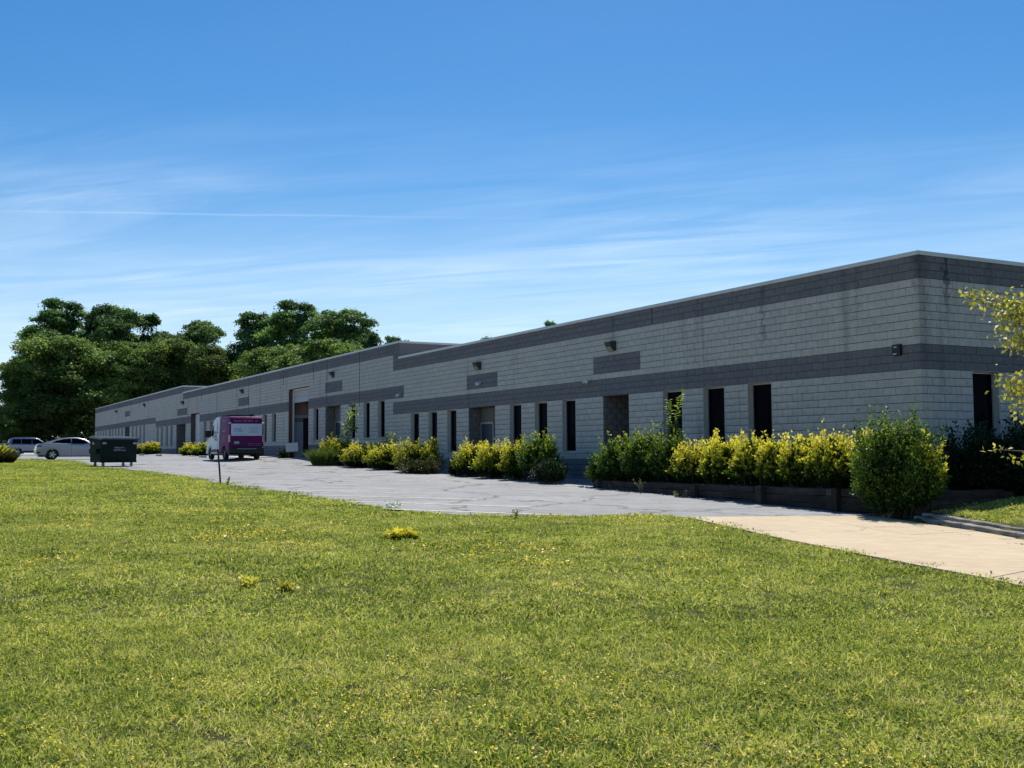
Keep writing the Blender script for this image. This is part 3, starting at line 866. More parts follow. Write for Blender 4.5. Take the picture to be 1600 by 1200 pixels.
# ------------------------------------------------------------------ timber retaining wall and bed
bed = MB()
bed.box(-9.85, 2.45, -2.86, -.012, -.2, .66)
tag(bed.build('planting_bed', None), kind='structure').data.materials.append(plain('bed_soil', (.06, .045, .032), .95, var=.4, scale=7))
rw = empty('retaining_wall', (-10.0, -3.0, 0.1))
tag(rw, 'dark railroad tie retaining wall holding the hedge bed beside the driveway', 'wall')
def tie(parent, p0, p1, hgt, dpt, mat, name='timber', jit=.008):
    p0 = Vector(p0); p1 = Vector(p1); L = (p1 - p0).length
    mb = MB(); n = 5; V = []
    for k in range(n + 1):
        x = L * k / n; dy_ = random.uniform(-jit, jit); dz_ = random.uniform(-jit, jit)
        V += [(x, -dpt / 2 + dy_, dz_), (x, dpt / 2, dz_), (x, dpt / 2, hgt + dz_ - .004), (x, -dpt / 2 + dy_, hgt + dz_ - .004)]
    F = [(3, 2, 1, 0), (4 * n, 4 * n + 1, 4 * n + 2, 4 * n + 3)]
    for k in range(n):
        for q in range(4):
            F.append((4 * k + q, 4 * k + (q + 1) % 4, 4 * k + 4 + (q + 1) % 4, 4 * k + 4 + q))
    mb.add(V, F)
    o = mb.build(name, mat, parent, bevel=.012)
    d = p1 - p0
    q = d.to_track_quat('X', 'Z')
    o.rotation_euler = q.to_euler()
    o.location = p0 - Vector(parent.location)
    return o
for row in range(4):
    z0 = .73 - .165 * (row + 1)
    x = -9.98 + (0 if row % 2 else -.0)
    first = 1.3 if row % 2 else 2.44
    L = first
    while x < 2.5:
        x1 = min(x + L, 2.52)
        if z0 + .165 > bh((x + x1) / 2, -3) - .02:
            tie(rw, (x + .006, -2.95 + random.uniform(-.015, .015), z0), (x1 - .006, -2.95 + random.uniform(-.015, .015), z0), .165, .19, M['tie'])
        x = x1; L = 2.44
    tie(rw, (-9.98, -2.83, z0), (-9.98, -1.0, z0), .165, .18, M['tie'])
    tie(rw, (2.50, -2.83, z0), (2.55, -.6, z0), .165, .18, M['tie'])
for x in (-9.6, -4.9, -2.3, .2, 2.0):
    p = MB().box(-.08, .08, -.07, .07, 0, .80 + random.uniform(-.05, .03) - bh(x, -3.15)).build('post', M['tie'], rw, bevel=.012)
    p.location = Vector((x, -3.125, bh(x, -3.15) - .05)) - Vector(rw.location)
ke = empty('timber_edging', (2.7, -3.3, .1))
tag(ke, 'weathered grey timber edging along the lawn strip beside the concrete driveway', 'edging')
for i in range(len(KERB) - 1):
    p0 = np.array(KERB[i]); p1 = np.array(KERB[i + 1]); L = np.linalg.norm(p1 - p0); n = max(1, int(round(L / 2.4)))
    nrm = np.array([-(p1 - p0)[1], (p1 - p0)[0]]) / L
    for q in range(n):
        a = p0 + (p1 - p0) * q / n; c_ = p0 + (p1 - p0) * (q + .985) / n
        za, zc = bh(*a), bh(*c_)
        tie(ke, (a[0], a[1], za - .04), (c_[0], c_[1], zc - .04), .15, .17, M['tie_grey'], jit=.012)
        a2 = a + nrm * .17 ; c2 = c_ + nrm * .17
        tie(ke, (a2[0], a2[1], za + .015), (c2[0], c2[1], zc + .015), .16, .15, M['tie_grey'], jit=.012)

# ------------------------------------------------------------------ vegetation
def norm(a): return a / (np.linalg.norm(a, axis=-1, keepdims=True) + 1e-9)
def leaves(P, D, Nn, L, Wd, fold=.18):
    """kite-shaped leaf quads"""
    D = norm(D); S_ = norm(np.cross(D, Nn)); U = np.cross(S_, D)
    L = L[:, None]; Wd = Wd[:, None]
    V = np.stack([P, P + D * L * .45 + S_ * Wd * .5 + U * Wd * fold, P + D * L, P + D * L * .45 - S_ * Wd * .5 + U * Wd * fold], 1).reshape(-1, 3)
    F = np.arange(len(P) * 4).reshape(-1, 4)
    return V, F
def rdir(n, r): return norm(r.normal(size=(n, 3)))
def shrub(name, x, y, zb_, w, top, mat, label, group=None, seed=0, n_sh=None, leaf=.062, spiky=.18, gold=0.0, droop=0.0, depth=None, dense=1.0, tmin=0.0):
    """shoots fan out from the base and carry leaf pairs along their outer half"""
    r = np.random.default_rng(1000 + seed)
    h = top - zb_; rx = w / 2 * 1.06; ry = (depth if depth else max(.45, w * .5)) 
    ry = min(ry, 1.0)
    area = (rx + ry) * (h + .4)
    n_sh = n_sh or int(330 * dense * area / 1.6)
    per = 17
    # end points on a lumpy half-ellipsoid
    th = r.uniform(0, 2 * np.pi, n_sh); cz = r.uniform(-.12, 1, n_sh) ** 1.0
    sz = np.sqrt(np.clip(1 - cz ** 2 * .9, .05, 1))
    lump = 1 + .15 * np.sin(3 * th + seed) * sz + .13 * np.sin(5 * th + 4 * cz + 2 * seed) + .08 * np.sin(9 * th - 6 * cz + seed) + r.normal(0, .075, n_sh)
    E_ = np.stack([np.cos(th) * sz * rx, np.sin(th) * sz * ry, (.30 + .62 * np.clip(cz, -.35, 1)) * h], 1) * lump[:, None]
    E_[:, 2] += np.abs(r.normal(0, spiky * .5, n_sh)) * (cz > .45) * h * .5
    E_[:, 2] = np.clip(E_[:, 2] * .93, .05 * h, None)
    B = np.stack([E_[:, 0] * .55 + r.normal(0, rx * .12, n_sh), E_[:, 1] * .55 + r.normal(0, ry * .12, n_sh), np.zeros(n_sh)], 1)
    t = r.uniform(.06, 1.0, (n_sh, per)) ** .72
    bend = (t * (1 - t))[..., None] * np.array([0, 0, .35 * h])
    P = B[:, None] * (1 - t[..., None]) + E_[:, None] * t[..., None] + bend
    ax_ = norm(E_ - B)[:, None] * np.ones((1, per, 1))
    P = P.reshape(-1, 3) + r.normal(0, .018, (n_sh * per, 3)); ax_ = ax_.reshape(-1, 3); tt = t.reshape(-1)
    D = norm(ax_ * .75 + rdir(len(P), r) * .8 + np.array([0, 0, .15 - droop]))
    Nn = norm(np.array([0, 0, 1.0]) + rdir(len(P), r) * .75)
    L = leaf * 1.22 * r.uniform(.6, 1.35, len(P)); Wd = L * r.uniform(.45, .66, len(P))
    ni = int(len(P) * .45) if h > .4 else 0  # inner leaves added to block sun, toned dark
    qi = rdir(ni, r) * r.uniform(.0, .80, (ni, 1)) ** .5 * np.array([rx * .86, ry * .86, h * .46]) + np.array([0, 0, h * .44])
    qi[:, 2] = np.clip(qi[:, 2], .02, None)
    Vi, Fi = leaves(qi, rdir(ni, r), rdir(ni, r), leaf * 1.7 * r.uniform(.7, 1.3, ni), leaf * 1.1 * r.uniform(.7, 1.3, ni))
    V, F = leaves(P, D, Nn, L, Wd)
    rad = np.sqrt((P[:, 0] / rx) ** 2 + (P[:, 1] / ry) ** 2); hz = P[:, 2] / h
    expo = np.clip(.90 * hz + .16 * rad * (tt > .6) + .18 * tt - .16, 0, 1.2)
    tone = np.clip(r.normal(.36, .15, len(P)) + gold * (expo - .50) * 1.25 + (tt - .6) * .30, 0, 1)  # yellow tips are leaf colour; darkening lower down is shade put into tone
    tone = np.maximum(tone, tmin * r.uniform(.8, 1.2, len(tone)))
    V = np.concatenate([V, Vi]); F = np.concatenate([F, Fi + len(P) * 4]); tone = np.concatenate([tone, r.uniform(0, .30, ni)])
    root = empty(name, (x, y, zb_)); tag(root, label, 'shrub', group)
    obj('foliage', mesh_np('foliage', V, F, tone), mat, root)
    mb = MB()
    for k in range(0, n_sh, max(1, n_sh // 26)):
        b0 = Vector(B[k]); e0 = Vector(E_[k]); mid = (b0 + e0) / 2 + Vector((0, 0, .09 * h))
        b0.z = -.06
        mb.tube([b0, mid, b0.lerp(e0, .97)], [.013, .008, .003], 4, False)
    mb.build('stems', M['bark'], root, fix=False)
    return root

G_, Mi, Dk = 'leaf_gold', 'leaf_mid', 'leaf_dark'
HB = 'shrubs on the timber walled bed'
SH = [
 # x, y, zb, w, top, mat, gold, leaf, label, group
 (-10.15, -2.45, .60, .98, 1.58, Mi, -.2, .05, 'low dark green shrub at the end of the timber wall by the entrance', HB),
 (-9.32, -2.30, .64, 1.35, 2.08, Mi, .45, .062, 'glossy green shrub second from the entrance end of the timber wall', HB),
 (-8.13, -2.20, .64, 1.30, 2.24, Mi, .55, .062, 'tall bright green shrub at the foot of the climbing vine', HB),
 (-6.96, -2.20, .64, 1.05, 2.12, Mi, .40, .058, 'green shrub between the climbing vine and the golden hedge', HB),
 (-5.68, -2.40, .64, 1.12, 1.86, G_, 1.0, .062, 'golden hedge shrub next to the last green shrub of the bed', HB),
 (-4.46, -2.40, .64, 1.10, 2.04, G_, .95, .062, 'golden hedge shrub under the middle of three corner windows', HB),
 (-3.26, -2.40, .64, 1.12, 2.03, G_, 1.0, .062, 'golden hedge shrub under the window closest to the building corner', HB),
 (-2.37, -2.38, .64, .92, 1.95, G_, .85, .060, 'narrower golden hedge shrub behind a timber wall post', HB),
 (-1.43, -2.40, .64, .98, 2.05, G_, 1.05, .062, 'brightest golden hedge shrub third from the big corner bush', HB),
 (-.43, -2.40, .64, 1.02, 2.09, G_, 1.05, .062, 'golden hedge shrub touching the big corner bush', HB),
 (-20.46, -2.6, .66, .50, 1.38, Dk, 0, .045, 'small dark shrub at the window end of the second bed', 'shrubs in the bed by the second entrance'),
 (-19.56, -2.45, .66, 1.35, 2.0, G_, .75, .062, 'yellow green shrub under three windows in the second bed', 'shrubs in the bed by the second entrance'),
 (-17.62, -2.45, .62, 1.45, 1.98, G_, .85, .062, 'loose yellow shrub in front of the second entrance', 'shrubs in the bed by the second entrance'),
 (-15.9, -2.4, .60, 1.2, 2.04, G_, .75, .062, 'yellow shrub next to the tall green shrub of the second bed', 'shrubs in the bed by the second entrance'),
 (-14.72, -2.2, .60, 1.32, 2.30, Mi, .5, .062, 'tall upright green shrub in the second bed', 'shrubs in the bed by the second entrance'),
 (-12.9, -2.85, .56, 1.15, 1.46, Dk, .1, .042, 'clipped dark green dome shrub at the walkway', 'shrubs in the bed by the second entrance'),
 (-35.5, -2.3, .96, 2.1, 2.42, G_, .6, .068, 'yellow green shrub below the sapling beside the garage bay', 'shrubs in the bed beside the garage bay'),
 (-31.55, -2.4, .86, 2.1, 2.12, G_, 1.2, .066, 'bright yellow shrub in the middle of the garage side bed', 'shrubs in the bed beside the garage bay'),
 (-28.28, -2.4, .80, 1.8, 2.08, G_, .95, .066, 'golden shrub below the thin second sapling', 'shrubs in the bed beside the garage bay'),
 (-24.9, -2.3, .74, 2.0, 2.18, G_, .6, .066, 'green and yellow shrub at the window end of the garage side bed', 'shrubs in the bed beside the garage bay'),
 (-23.15, -2.95, .70, 1.75, 1.42, 'leaf_brown', .2, .05, 'low brownish shrub drooping onto the asphalt', 'shrubs in the bed beside the garage bay'),
 (-49.5, -2.6, 1.36, .9, 2.4, G_, .9, .075, 'yellow shrub half hidden behind the purple van', None),
 (-43.65, -2.5, 1.28, .8, 1.85, Dk, 0, .06, 'small dark shrub beside the white yard sign', None),
 (-66.02, -3, 1.44, 1.5, 2.42, G_, 1.0, .085, 'golden shrub further from the van in the bed past its front', 'shrubs past the front of the van'),
 (-61.95, -3, 1.42, 1.7, 2.48, G_, .95, .085, 'golden shrub against the front of the purple van', 'shrubs past the front of the van'),
 (-85.96, -3, 1.5, 1.2, 2.52, G_, .9, .09, 'golden shrub right beside the green dumpster, further one', 'shrubs beyond the dumpster'),
 (-81.36, -3, 1.46, 1.5, 2.74, G_, .9, .09, 'rounder taller golden shrub beyond the dumpster, by the far entrance', 'shrubs beyond the dumpster'),
]
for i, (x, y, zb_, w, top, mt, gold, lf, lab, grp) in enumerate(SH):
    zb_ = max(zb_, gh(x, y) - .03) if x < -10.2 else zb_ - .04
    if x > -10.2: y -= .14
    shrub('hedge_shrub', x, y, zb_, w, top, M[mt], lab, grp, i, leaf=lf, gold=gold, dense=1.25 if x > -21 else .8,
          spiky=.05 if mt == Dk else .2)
# big corner bush that spills over the timber wall
shrub('corner_bush', 1.85, -2.95, .12, 1.66, 2.26, M[Mi], 'big leafy green bush with yellow tips spilling over the timber wall end', None, 77, leaf=.058, gold=.05, dense=1.6, depth=.8, spiky=.42)
stem_top = [[(0, 0, 1.2), (.02 * k, .05, 1.7), (.12 * k, .05, 2.05 + .09 * ((k * 7) % 4))] for k in (-5, -3, -2, 0, 1, 3, 4)]
shrub('corner_bush', 2.2, -2.75, .45, 1.05, 1.82, M[G_], 'rounded green and yellow lobe leaning out beyond the end of the timber wall', None, 79, leaf=.06, gold=.38, dense=1.3, spiky=.4)
shrub('corner_bush', 1.0, -2.5, .64, 1.1, 2.12, M[G_], 'golden shrub merging into the big corner bush', None, 78, leaf=.06, gold=.8, dense=1.2)
# dark yews in front of the end wall
for i, (x, y, w, top, lab) in enumerate(((1.45, .7, 2.3, 2.05, 'dark evergreen yew below the end wall window'), (3.5, .9, 2.9, 2.2, 'wider dark evergreen yew beside the grass strip'), (1.4, 3.6, 2.2, 2.3, 'dark evergreen yew further along the end wall'), (5.6, 2.6, 2.6, 2.2, 'dark evergreen yew at the right edge beyond the yellow tree'))):
    shrub('yew', x, y, min(gh(x, y), .6) - .05, w, top, M[Dk], lab, 'dark yews by the end wall', 90 + i, leaf=.075, dense=1.3, spiky=.45, droop=-.1, depth=w * .5)
# feathery clump
def grass_clump(name, x, y, z, w, h, n, mat, label, seed, cat='plant', wid=.010, lean=.6):
    r = np.random.default_rng(seed)
    th = r.uniform(0, 2 * np.pi, n); rr = np.sqrt(r.uniform(0, 1, n)) * w * .32
    P = np.stack([np.cos(th) * rr, np.sin(th) * rr, np.zeros(n)], 1)
    D = np.stack([np.cos(th), np.sin(th), np.zeros(n)], 1) * r.uniform(.05, lean, (n, 1)) + np.array([0, 0, 1.0]) + rdir(n, r) * .25
    D = norm(D); L = h * r.uniform(.5, 1.05, n)
    S_ = norm(np.cross(D, rdir(n, r))); 
    m1 = P + D * L[:, None] * .55; d2 = norm(D + np.stack([np.cos(th), np.sin(th), np.zeros(n) - .5], 1) * .35)
    tip = m1 + d2 * L[:, None] * .45
    V = np.stack([P - S_ * wid / 2, P + S_ * wid / 2, m1 + S_ * wid / 2, m1 - S_ * wid / 2, tip + S_ * wid * .15, tip - S_ * wid * .15], 1).reshape(-1, 3)
    i0 = np.arange(n)[:, None] * 6
    F = np.concatenate([i0 + np.array([0, 1, 2, 3]), i0 + np.array([3, 2, 4, 5])], 0)
    tone = r.uniform(0, 1, n); tone = np.concatenate([tone, tone])
    root = empty(name, (x, y, z)); tag(root, label, cat)
    obj('blades', mesh_np('blades', V, F, tone), mat, root)
    return root
grass_clump('ornamental_grass', -34.9, -3.1, bh(-34.9, -3.1), 1.9, .95, 2600, M['leaf_feather'], 'feathery pale green plant at the garage end of the bed', 5, wid=.02)
grass_clump('ornamental_grass', -48.0, -17.75, gh(-48.0, -17.75) - .03, 1.5, 1.2, 1800, M['leaf_gold'], 'yellow green leafy clump on the lawn near the parked cars', 6, wid=.05)
grass_clump('ornamental_grass', -46.9, -17.1, gh(-46.9, -17.1) - .03, 1.2, .75, 1800, M['leaf_brown'], 'dry brown grass clump on the lawn near the parked cars', 7, wid=.035)

# sapling and vine with opposite leaves on thin stems
def stem_plant(name, base, stems, leaf, mat, label, seed, cat='plant', every=.085):
    r = np.random.default_rng(seed); root = empty(name, base); tag(root, label, cat)
    mb = MB(); Ps = []; Ds = []; 
    for pts in stems:
        pts = [Vector(p) for p in pts]
        mb.tube(pts, [max(.012 * (1 - k / len(pts)), .004) for k in range(len(pts))], 5, False)
        for a, c_ in zip(pts[:-1], pts[1:]):
            L = (c_ - a).length; n = max(1, int(L / every)); d = (c_ - a).normalized()
            for q in range(n):
                p = a.lerp(c_, (q + .5) / n)
                sd = d.cross(Vector(r.normal(size=3))).normalized()
                for s_ in (-1, 1): Ps.append(p); Ds.append(sd * s_ + d * .45 + Vector((0, 0, -.15)))
    Ps = np.array(Ps); Ds = np.array(Ds); n = len(Ps)
    L = leaf * r.uniform(.7, 1.25, n)
    V, F = leaves(Ps, Ds, norm(np.array([0, 0, 1.]) + rdir(n, r) * .6), L, L * .55)
    obj('foliage', mesh_np('foliage', V, F, r.uniform(.45, 1, n)), mat, root)
    mb.build('stems', M['twig'], root, fix=False)
    return root
stem_plant('climbing_vine', (-7.85, -1.75, .66), [[(0, 0, 0), (.05, 0, 1.0), (.0, .05, 1.7), (.05, 0, 2.2), (.10, -.05, 2.48)], [(.1, 0, 0), (.2, .1, 1.1), (.28, .1, 1.9), (.5, .05, 2.45), (.72, 0, 2.66)], [(.1, 0, 0), (.1, 0, 1.3), (.14, -.1, 2.0), (.2, -.1, 2.3)],
            [(-.1, 0, 0), (-.6, 0, 1.0), (-.9, -.05, 1.5)], [(.2, 0, 0), (.55, -.05, 1.1), (.75, -.1, 1.55)], [(-.2, 0, 0), (-.3, 0, 1.2), (-.45, 0, 1.75)]], .15, leaf_mat('vine_leaves', [(0, (.05, .12, .02)), (1, (.30, .40, .06))], .4, .15), 'climbing vine with light green leaves rising over a dark window', 31, every=.06)
stem_plant('sapling', (-35.1, -1.8, 1.0), [[(0, 0, 0), (.05, 0, 1.4), (.2, 0, 2.2), (.5, 0, 2.8), (.75, .05, 3.05)], [(.08, 0, 1.5), (-.35, 0, 2.0), (-.6, 0, 2.3)], [(.15, 0, 2.0), (.0, .1, 2.6), (-.1, .1, 2.8)], [(.2, 0, 2.2), (.7, 0, 2.5), (1.0, 0, 2.6)], [(.06, 0, 1.2), (-.5, 0, 1.5), (-.8, 0, 1.7)], [(.1, 0, 1.7), (.6, 0, 1.9), (.9, 0, 1.95)]], .34, bpy.data.materials['vine_leaves'], 'thin leafy sapling rising above the bed beside the garage bay', 32, 'tree', .14)
stem_plant('sapling', (-29.5, -1.8, .85), [[(0, 0, 0), (0, 0, .9), (.2, 0, 1.4), (.45, 0, 1.7)], [(0, 0, .9), (-.3, 0, 1.4), (-.4, 0, 1.6)], [(.1, 0, 1.1), (.6, 0, 1.35), (.8, 0, 1.4)]], .24, bpy.data.materials['vine_leaves'], 'small leafy sapling poking out of the golden shrubs', 33, 'tree', .1)
stem_plant('bush_shoots', (1.75, -2.9, .12), stem_top, .075, M['leaf_mid'], 'tall young shoots standing up out of the big corner bush', 34, every=.045)
# roadside weeds
def weed(x, y, h, label, seed, mat='leaf_mid', leaf=.07, group='weeds along the paving'):
    r = random.Random(seed)
    st = [[(0, 0, 0), (r.uniform(-.1, .1) * h, r.uniform(-.1, .1) * h, h * .5), (r.uniform(-.4, .4) * h, r.uniform(-.4, .4) * h, h * r.uniform(.7, 1.1))] for _ in range(5)]
    o = stem_plant('weed', (x, y, gh(x, y)), st, leaf, M[mat], label, seed, every=.05)
    o['group'] = group
    return o
weed(-16.2, -12.72, .28, 'leafy green weed at the foot of the leaning post', 41)
weed(-1.05, -10.7, .22, 'small weed on the grass corner by the stall line', 43)
weed(-7.2, -3.22, .55, 'tall thin weed growing against the timber wall', 44, leaf=.05)
weed(-8.6, -3.3, .30, 'dry low weed at the base of the timber wall near the entrance end', 45, 'leaf_brown', .05)
weed(-5.3, -3.45, .26, 'bright low weed clump at the base of the timber wall', 46, 'leaf_gold', .06)
weed(-4.9, -3.4, .30, 'pale weed beside the first timber wall post', 47, 'leaf_feather', .06)
weed(2.3, -3.75, .25, 'weed at the end of the timber edging', 48)
# white flowering weed on the lawn edge
wf = empty('white_flower_weed', (-4.05, -12.15, gh(-4.05, -12.15))); tag(wf, 'weed with a head of tiny white flowers on the lawn edge', 'plant')
r = np.random.default_rng(3); P = r.normal(0, .075, (160, 3)) * np.array([1.3, 1.3, .45]) + np.array([0, 0, .15])
V, F = leaves(P, rdir(160, r), rdir(160, r), np.full(160, .045), np.full(160, .045)); obj('flowers', mesh_np('flowers', V, F, np.full(160, .5)), leaf_mat('white_petals', [(0, (.8, .8, .78)), (1, (.85, .85, .82))], .08), wf)['kind'] = 'stuff'
mb = MB()
for k in range(6): mb.tube([(0, 0, 0), tuple(P[k] * .6), tuple(P[k])], .002, 4, False)
mb.build('stems', M['leaf_mid'], wf, fix=False)
# yellow tuft on the lawn and fallen-leaf sprays
x, y = 1.6, -14.33
shrub('yellow_tuft', x, y, gh(x, y) - .03, .50, gh(x, y) + .15, M[G_], 'low bright yellow green tuft alone on the lawn', None, 55, n_sh=150, leaf=.055, gold=1.7, depth=.22, spiky=.1, tmin=.55)['category'] = 'plant'
for k, (px_, py_) in enumerate(((5.82, -18.05), (6.35, -17.75))):
    shrub('yellow_weed', px_, py_, gh(px_, py_) - .02, .16, gh(px_, py_) + .09, M['leaf_branch'], ('pale yellow weed sprout alone in the mown lawn, further from the paving', 'pale yellow weed sprout in the lawn, nearer the yellow tuft')[k], 'yellow sprouts in the lawn', 60 + k, n_sh=9, leaf=.06, gold=.5, depth=.1, tmin=.75)['category'] = 'plant'

# ---- broad trees behind the building
def tree_arrays(seed, h, rx, low=.16, conic=0.0, leaf=.46, nleaf=22000):
    r = np.random.default_rng(seed)
    nl = 20 if not conic else 14
    lz = np.linspace(low + .05, .90, nl) + r.normal(0, .03, nl)
    u_ = (lz - low) / (1 - low)
    prof = np.clip(1.02 - u_, .06, 1) ** .8 if conic else np.sin(np.clip(u_ * .74 + .20, 0, 1) * np.pi) ** .7
    lt = np.arange(nl) * 2.4 + r.uniform(0, 6, 1) + r.normal(0, .4, nl)
    lr = prof * rx * r.uniform(.35, .85, nl) * (.55 if conic else .72)
    LC = np.stack([np.cos(lt) * lr, np.sin(lt) * lr, lz * h], 1)
    LR = rx * r.uniform(.32, .56, nl) * (.55 + .55 * prof) * (.7 if conic else 1)
    cpl = 17
    cd = rdir(nl * cpl, r).reshape(nl, cpl, 3); cd[..., 2] = np.where(cd[..., 2] < -.5, -cd[..., 2], cd[..., 2])
    C_ = (LC[:, None] + cd * LR[:, None, None] * r.uniform(.72, 1.12, (nl, cpl, 1)) * np.array([1, 1, .95])).reshape(-1, 3)
    C_[:, 2] = np.clip(C_[:, 2], .03 * h, h * 1.0)
    nc = len(C_)
    cr = np.repeat(LR, cpl) * r.uniform(.24, .44, nc)
    per = nleaf // nc
    d = rdir(nc * per, r).reshape(nc, per, 3)
    d[..., 2] = np.where(d[..., 2] < -.35, -d[..., 2] * .6, d[..., 2])
    rr = r.uniform(.35, 1.08, (nc, per, 1)) ** .6
    P = C_[:, None] + d * rr * cr[:, None, None] * np.array([1.15, 1.15, .92])
    P = P + r.normal(0, .12, P.shape)
    out = norm(d + np.array([0, 0, .55]))
    Nn = norm(out + rdir(nc * per, r).reshape(nc, per, 3) * .75).reshape(-1, 3)
    P = P.reshape(-1, 3)
    D = norm(np.cross(Nn, rdir(len(P), r)))
    L = leaf * r.uniform(.6, 1.4, len(P)); V, F = leaves(P, D, Nn, L, L * r.uniform(.5, .8, len(P)))
    tone = np.clip(np.repeat(r.normal(.50, .13, nc) + np.repeat(r.normal(0, .12, nl), cpl), per) + r.normal(0, .17, len(P)), 0, 1)
    mb = MB()
    tr = h * .016
    tp = [(0, 0, -.3), (r.normal(0, .1), r.normal(0, .1), h * .25), (r.normal(0, .3), r.normal(0, .3), h * .55), (r.normal(0, .3), r.normal(0, .3), h * .9)]
    mb.tube(tp, [tr * 1.25, tr, tr * .65, tr * .12], 8)
    for k in range(0, nc, 6):
        c_ = C_[k]; z0 = max(h * .12, c_[2] * .55); f_ = z0 / h
        b0 = Vector((0, 0, z0)); e0 = Vector(c_); mid = b0.lerp(e0, .5) + Vector((0, 0, h * .015))
        mb.tube([b0, mid, e0], [tr * .35, tr * .2, tr * .05], 5, False)
    return V, F, tone, mb
TREES = [  # x, y, r, top, kind, variant
 (-185.1, 2.5, 7.4, 28.3, 'a', 0), (-176.8, 8.1, 5.6, 27.6, 'a', 1), (-178.9, -3.2, 4.2, 23.0, 'a', 2), (-175.7, 13.8, 4.4, 26.4, 'c', 3), (-171.8, 20.9, 5.4, 25.0, 'a', 1),
 (-152.8, 26.8, 5.4, 24.0, 'a', 2), (-145.6, 31.8, 6.6, 25.0, 'a', 0), (-137.3, 34.8, 5.6, 23.4, 'a', 1), (-131.0, 35.9, 3.4, 19.0, 'a', 2),
 (-151.5, -13.9, 4.0, 9.2, 'b', 4), (-164.0, -6.9, 4.2, 15.4, 'b', 5), (-160.7, -1.2, 7.4, 19.8, 'b', 4), (-159.7, 7.0, 6.4, 18.6, 'b', 5), (-160, 14.9, 6.0, 20.0, 'b', 4),
 (-150.9, 19.4, 5.4, 17.6, 'b', 5), (-136.6, 24.3, 5.8, 17.2, 'b', 4), (-126.4, 27.8, 5.8, 16.6, 'b', 5), (-190, 9, 6.5, 25.5, 'a', 0), (-181, 18, 6.5, 23.5, 'a', 1), (-121.2, 36.8, 2.6, 17.6, 'a', 2), (-97.2, 38.9, 1.9, 15.6, 'a', 1), (-85.2, 40.0, 2.0, 15.9, 'a', 2)]
protos = {}
TL = ['tallest broad dark tree of the wood behind the parked cars', 'tall dark crowned tree beside the tallest one', 'dark tree on the outer shoulder of the wood', 'pointed upright conifer-like tree rising above the wood', 'dark tree standing between the conifer and the gap in the wood',
      'dark tree just past the gap, behind the middle roof', 'highest rounded dark tree behind the middle roof', 'rounded dark tree on the falling edge of the wood behind the roof', 'small tree at the thin end of the wood behind the roof',
      'low olive green tree at the outer edge of the wood', 'olive green tree in front of the outer shoulder of the wood', 'wide olive green tree in front of the tallest tree', 'olive green tree directly beyond the far end of the building', 'olive green tree below the conifer-like tree',
      'olive green tree below the gap in the wood', 'olive green tree below the highest tree behind the middle roof', 'olive green tree whose crown dips behind the coping of the middle roof', 'dark tree filling the wood behind the tallest tree', 'dark tree filling the wood behind the conifer-like tree', 'treetop peeking over the roof step', 'treetop peeking over the middle of the nearest roof section', 'tiny treetop peeking over the nearest roof section']
for (x, y, rr_, top, kd, var), lab in zip(TREES, TL):
    if var not in protos:
        if kd == 'c': A_ = tree_arrays(200 + var, 20, 3.6, .10, 1.0, .36, 28000)
        elif kd == 'b': A_ = tree_arrays(200 + var, 16, 6.0, .06, 0, .30, 60000)
        else: A_ = tree_arrays(200 + var, 24, 6.2, .14, 0, .34, 60000)
        V, F, tone, mb = A_
        me = mesh_np('crown', V, F, tone); me.materials.append(M['leaf_tree_b' if kd == 'b' else 'leaf_tree_a'])
        tk = bpy.data.meshes.new('trunk'); tk.from_pydata(mb.v, [], mb.f); tk.update(); tk.materials.append(M['bark'])
        protos[var] = (me, tk, {'c': (20, 3.6), 'b': (16, 6.0), 'a': (24, 6.2)}[kd])
    me, tk, (h0, r0) = protos[var]
    z0 = gh(x, y) - .2
    t = empty('woodland_tree', (x, y, z0), random.uniform(0, 6.28)); tag(t, lab, 'tree', 'trees behind the building')
    sxy = rr_ / r0 * 1.22; sz_ = (top - z0) / h0
    for nm, md in (('crown', me), ('trunk', tk)):
        o = bpy.data.objects.new(nm, md); link(o, t); o.scale = (sxy, sxy, sz_)

# ---- small tree at the right edge: sparse yellow leaves reaching into view
yt = empty('yellow_leaved_tree', (7.15, -3.05, gh(7.15, -3.05))); tag(yt, 'slender tree with sparse yellow leaves reaching in beside the end wall', 'tree')
r = np.random.default_rng(21); mb = MB()
B0 = Vector((7.15, -3.05, gh(7.15, -3.05)))
trunk = [Vector((0, 0, -.1)), Vector((.05, 0, .8)), Vector((-.02, .05, 2.0)), Vector((.1, 0, 3.2)), Vector((.05, 0, 4.6))]
mb.tube(trunk, [.085, .07, .055, .04, .012], 8)
tips = [ # world targets inside the picture and a few outside
 (5.62, -5.10, 4.25), (5.85, -4.75, 3.88), (5.95, -4.5, 4.05), (6.15, -4.3, 3.75), (6.1, -4.45, 3.42), (5.95, -4.75, 3.55), (6.3, -4.2, 3.3), (5.92, -4.8, 2.76), (5.98, -4.65, 2.5), (6.1, -4.5, 2.3), (6.2, -4.3, 2.1), (6.3, -4.2, 2.55),
 (5.78, -5.0, 1.60), (6.08, -4.5, 1.62), (5.95, -4.7, 1.45), (7.8, -3.6, 4.9), (8.6, -2.6, 4.2), (7.9, -1.6, 4.4), (8.8, -3.8, 3.4), (8.4, -2.0, 3.0), (6.6, -2.0, 4.6), (8.2, -4.6, 3.9), (7.3, -4.9, 4.7), (7.2, -4.9, 3.1), (8.9, -3.1, 2.3)]
Ps = []; Ds = []; nums = []
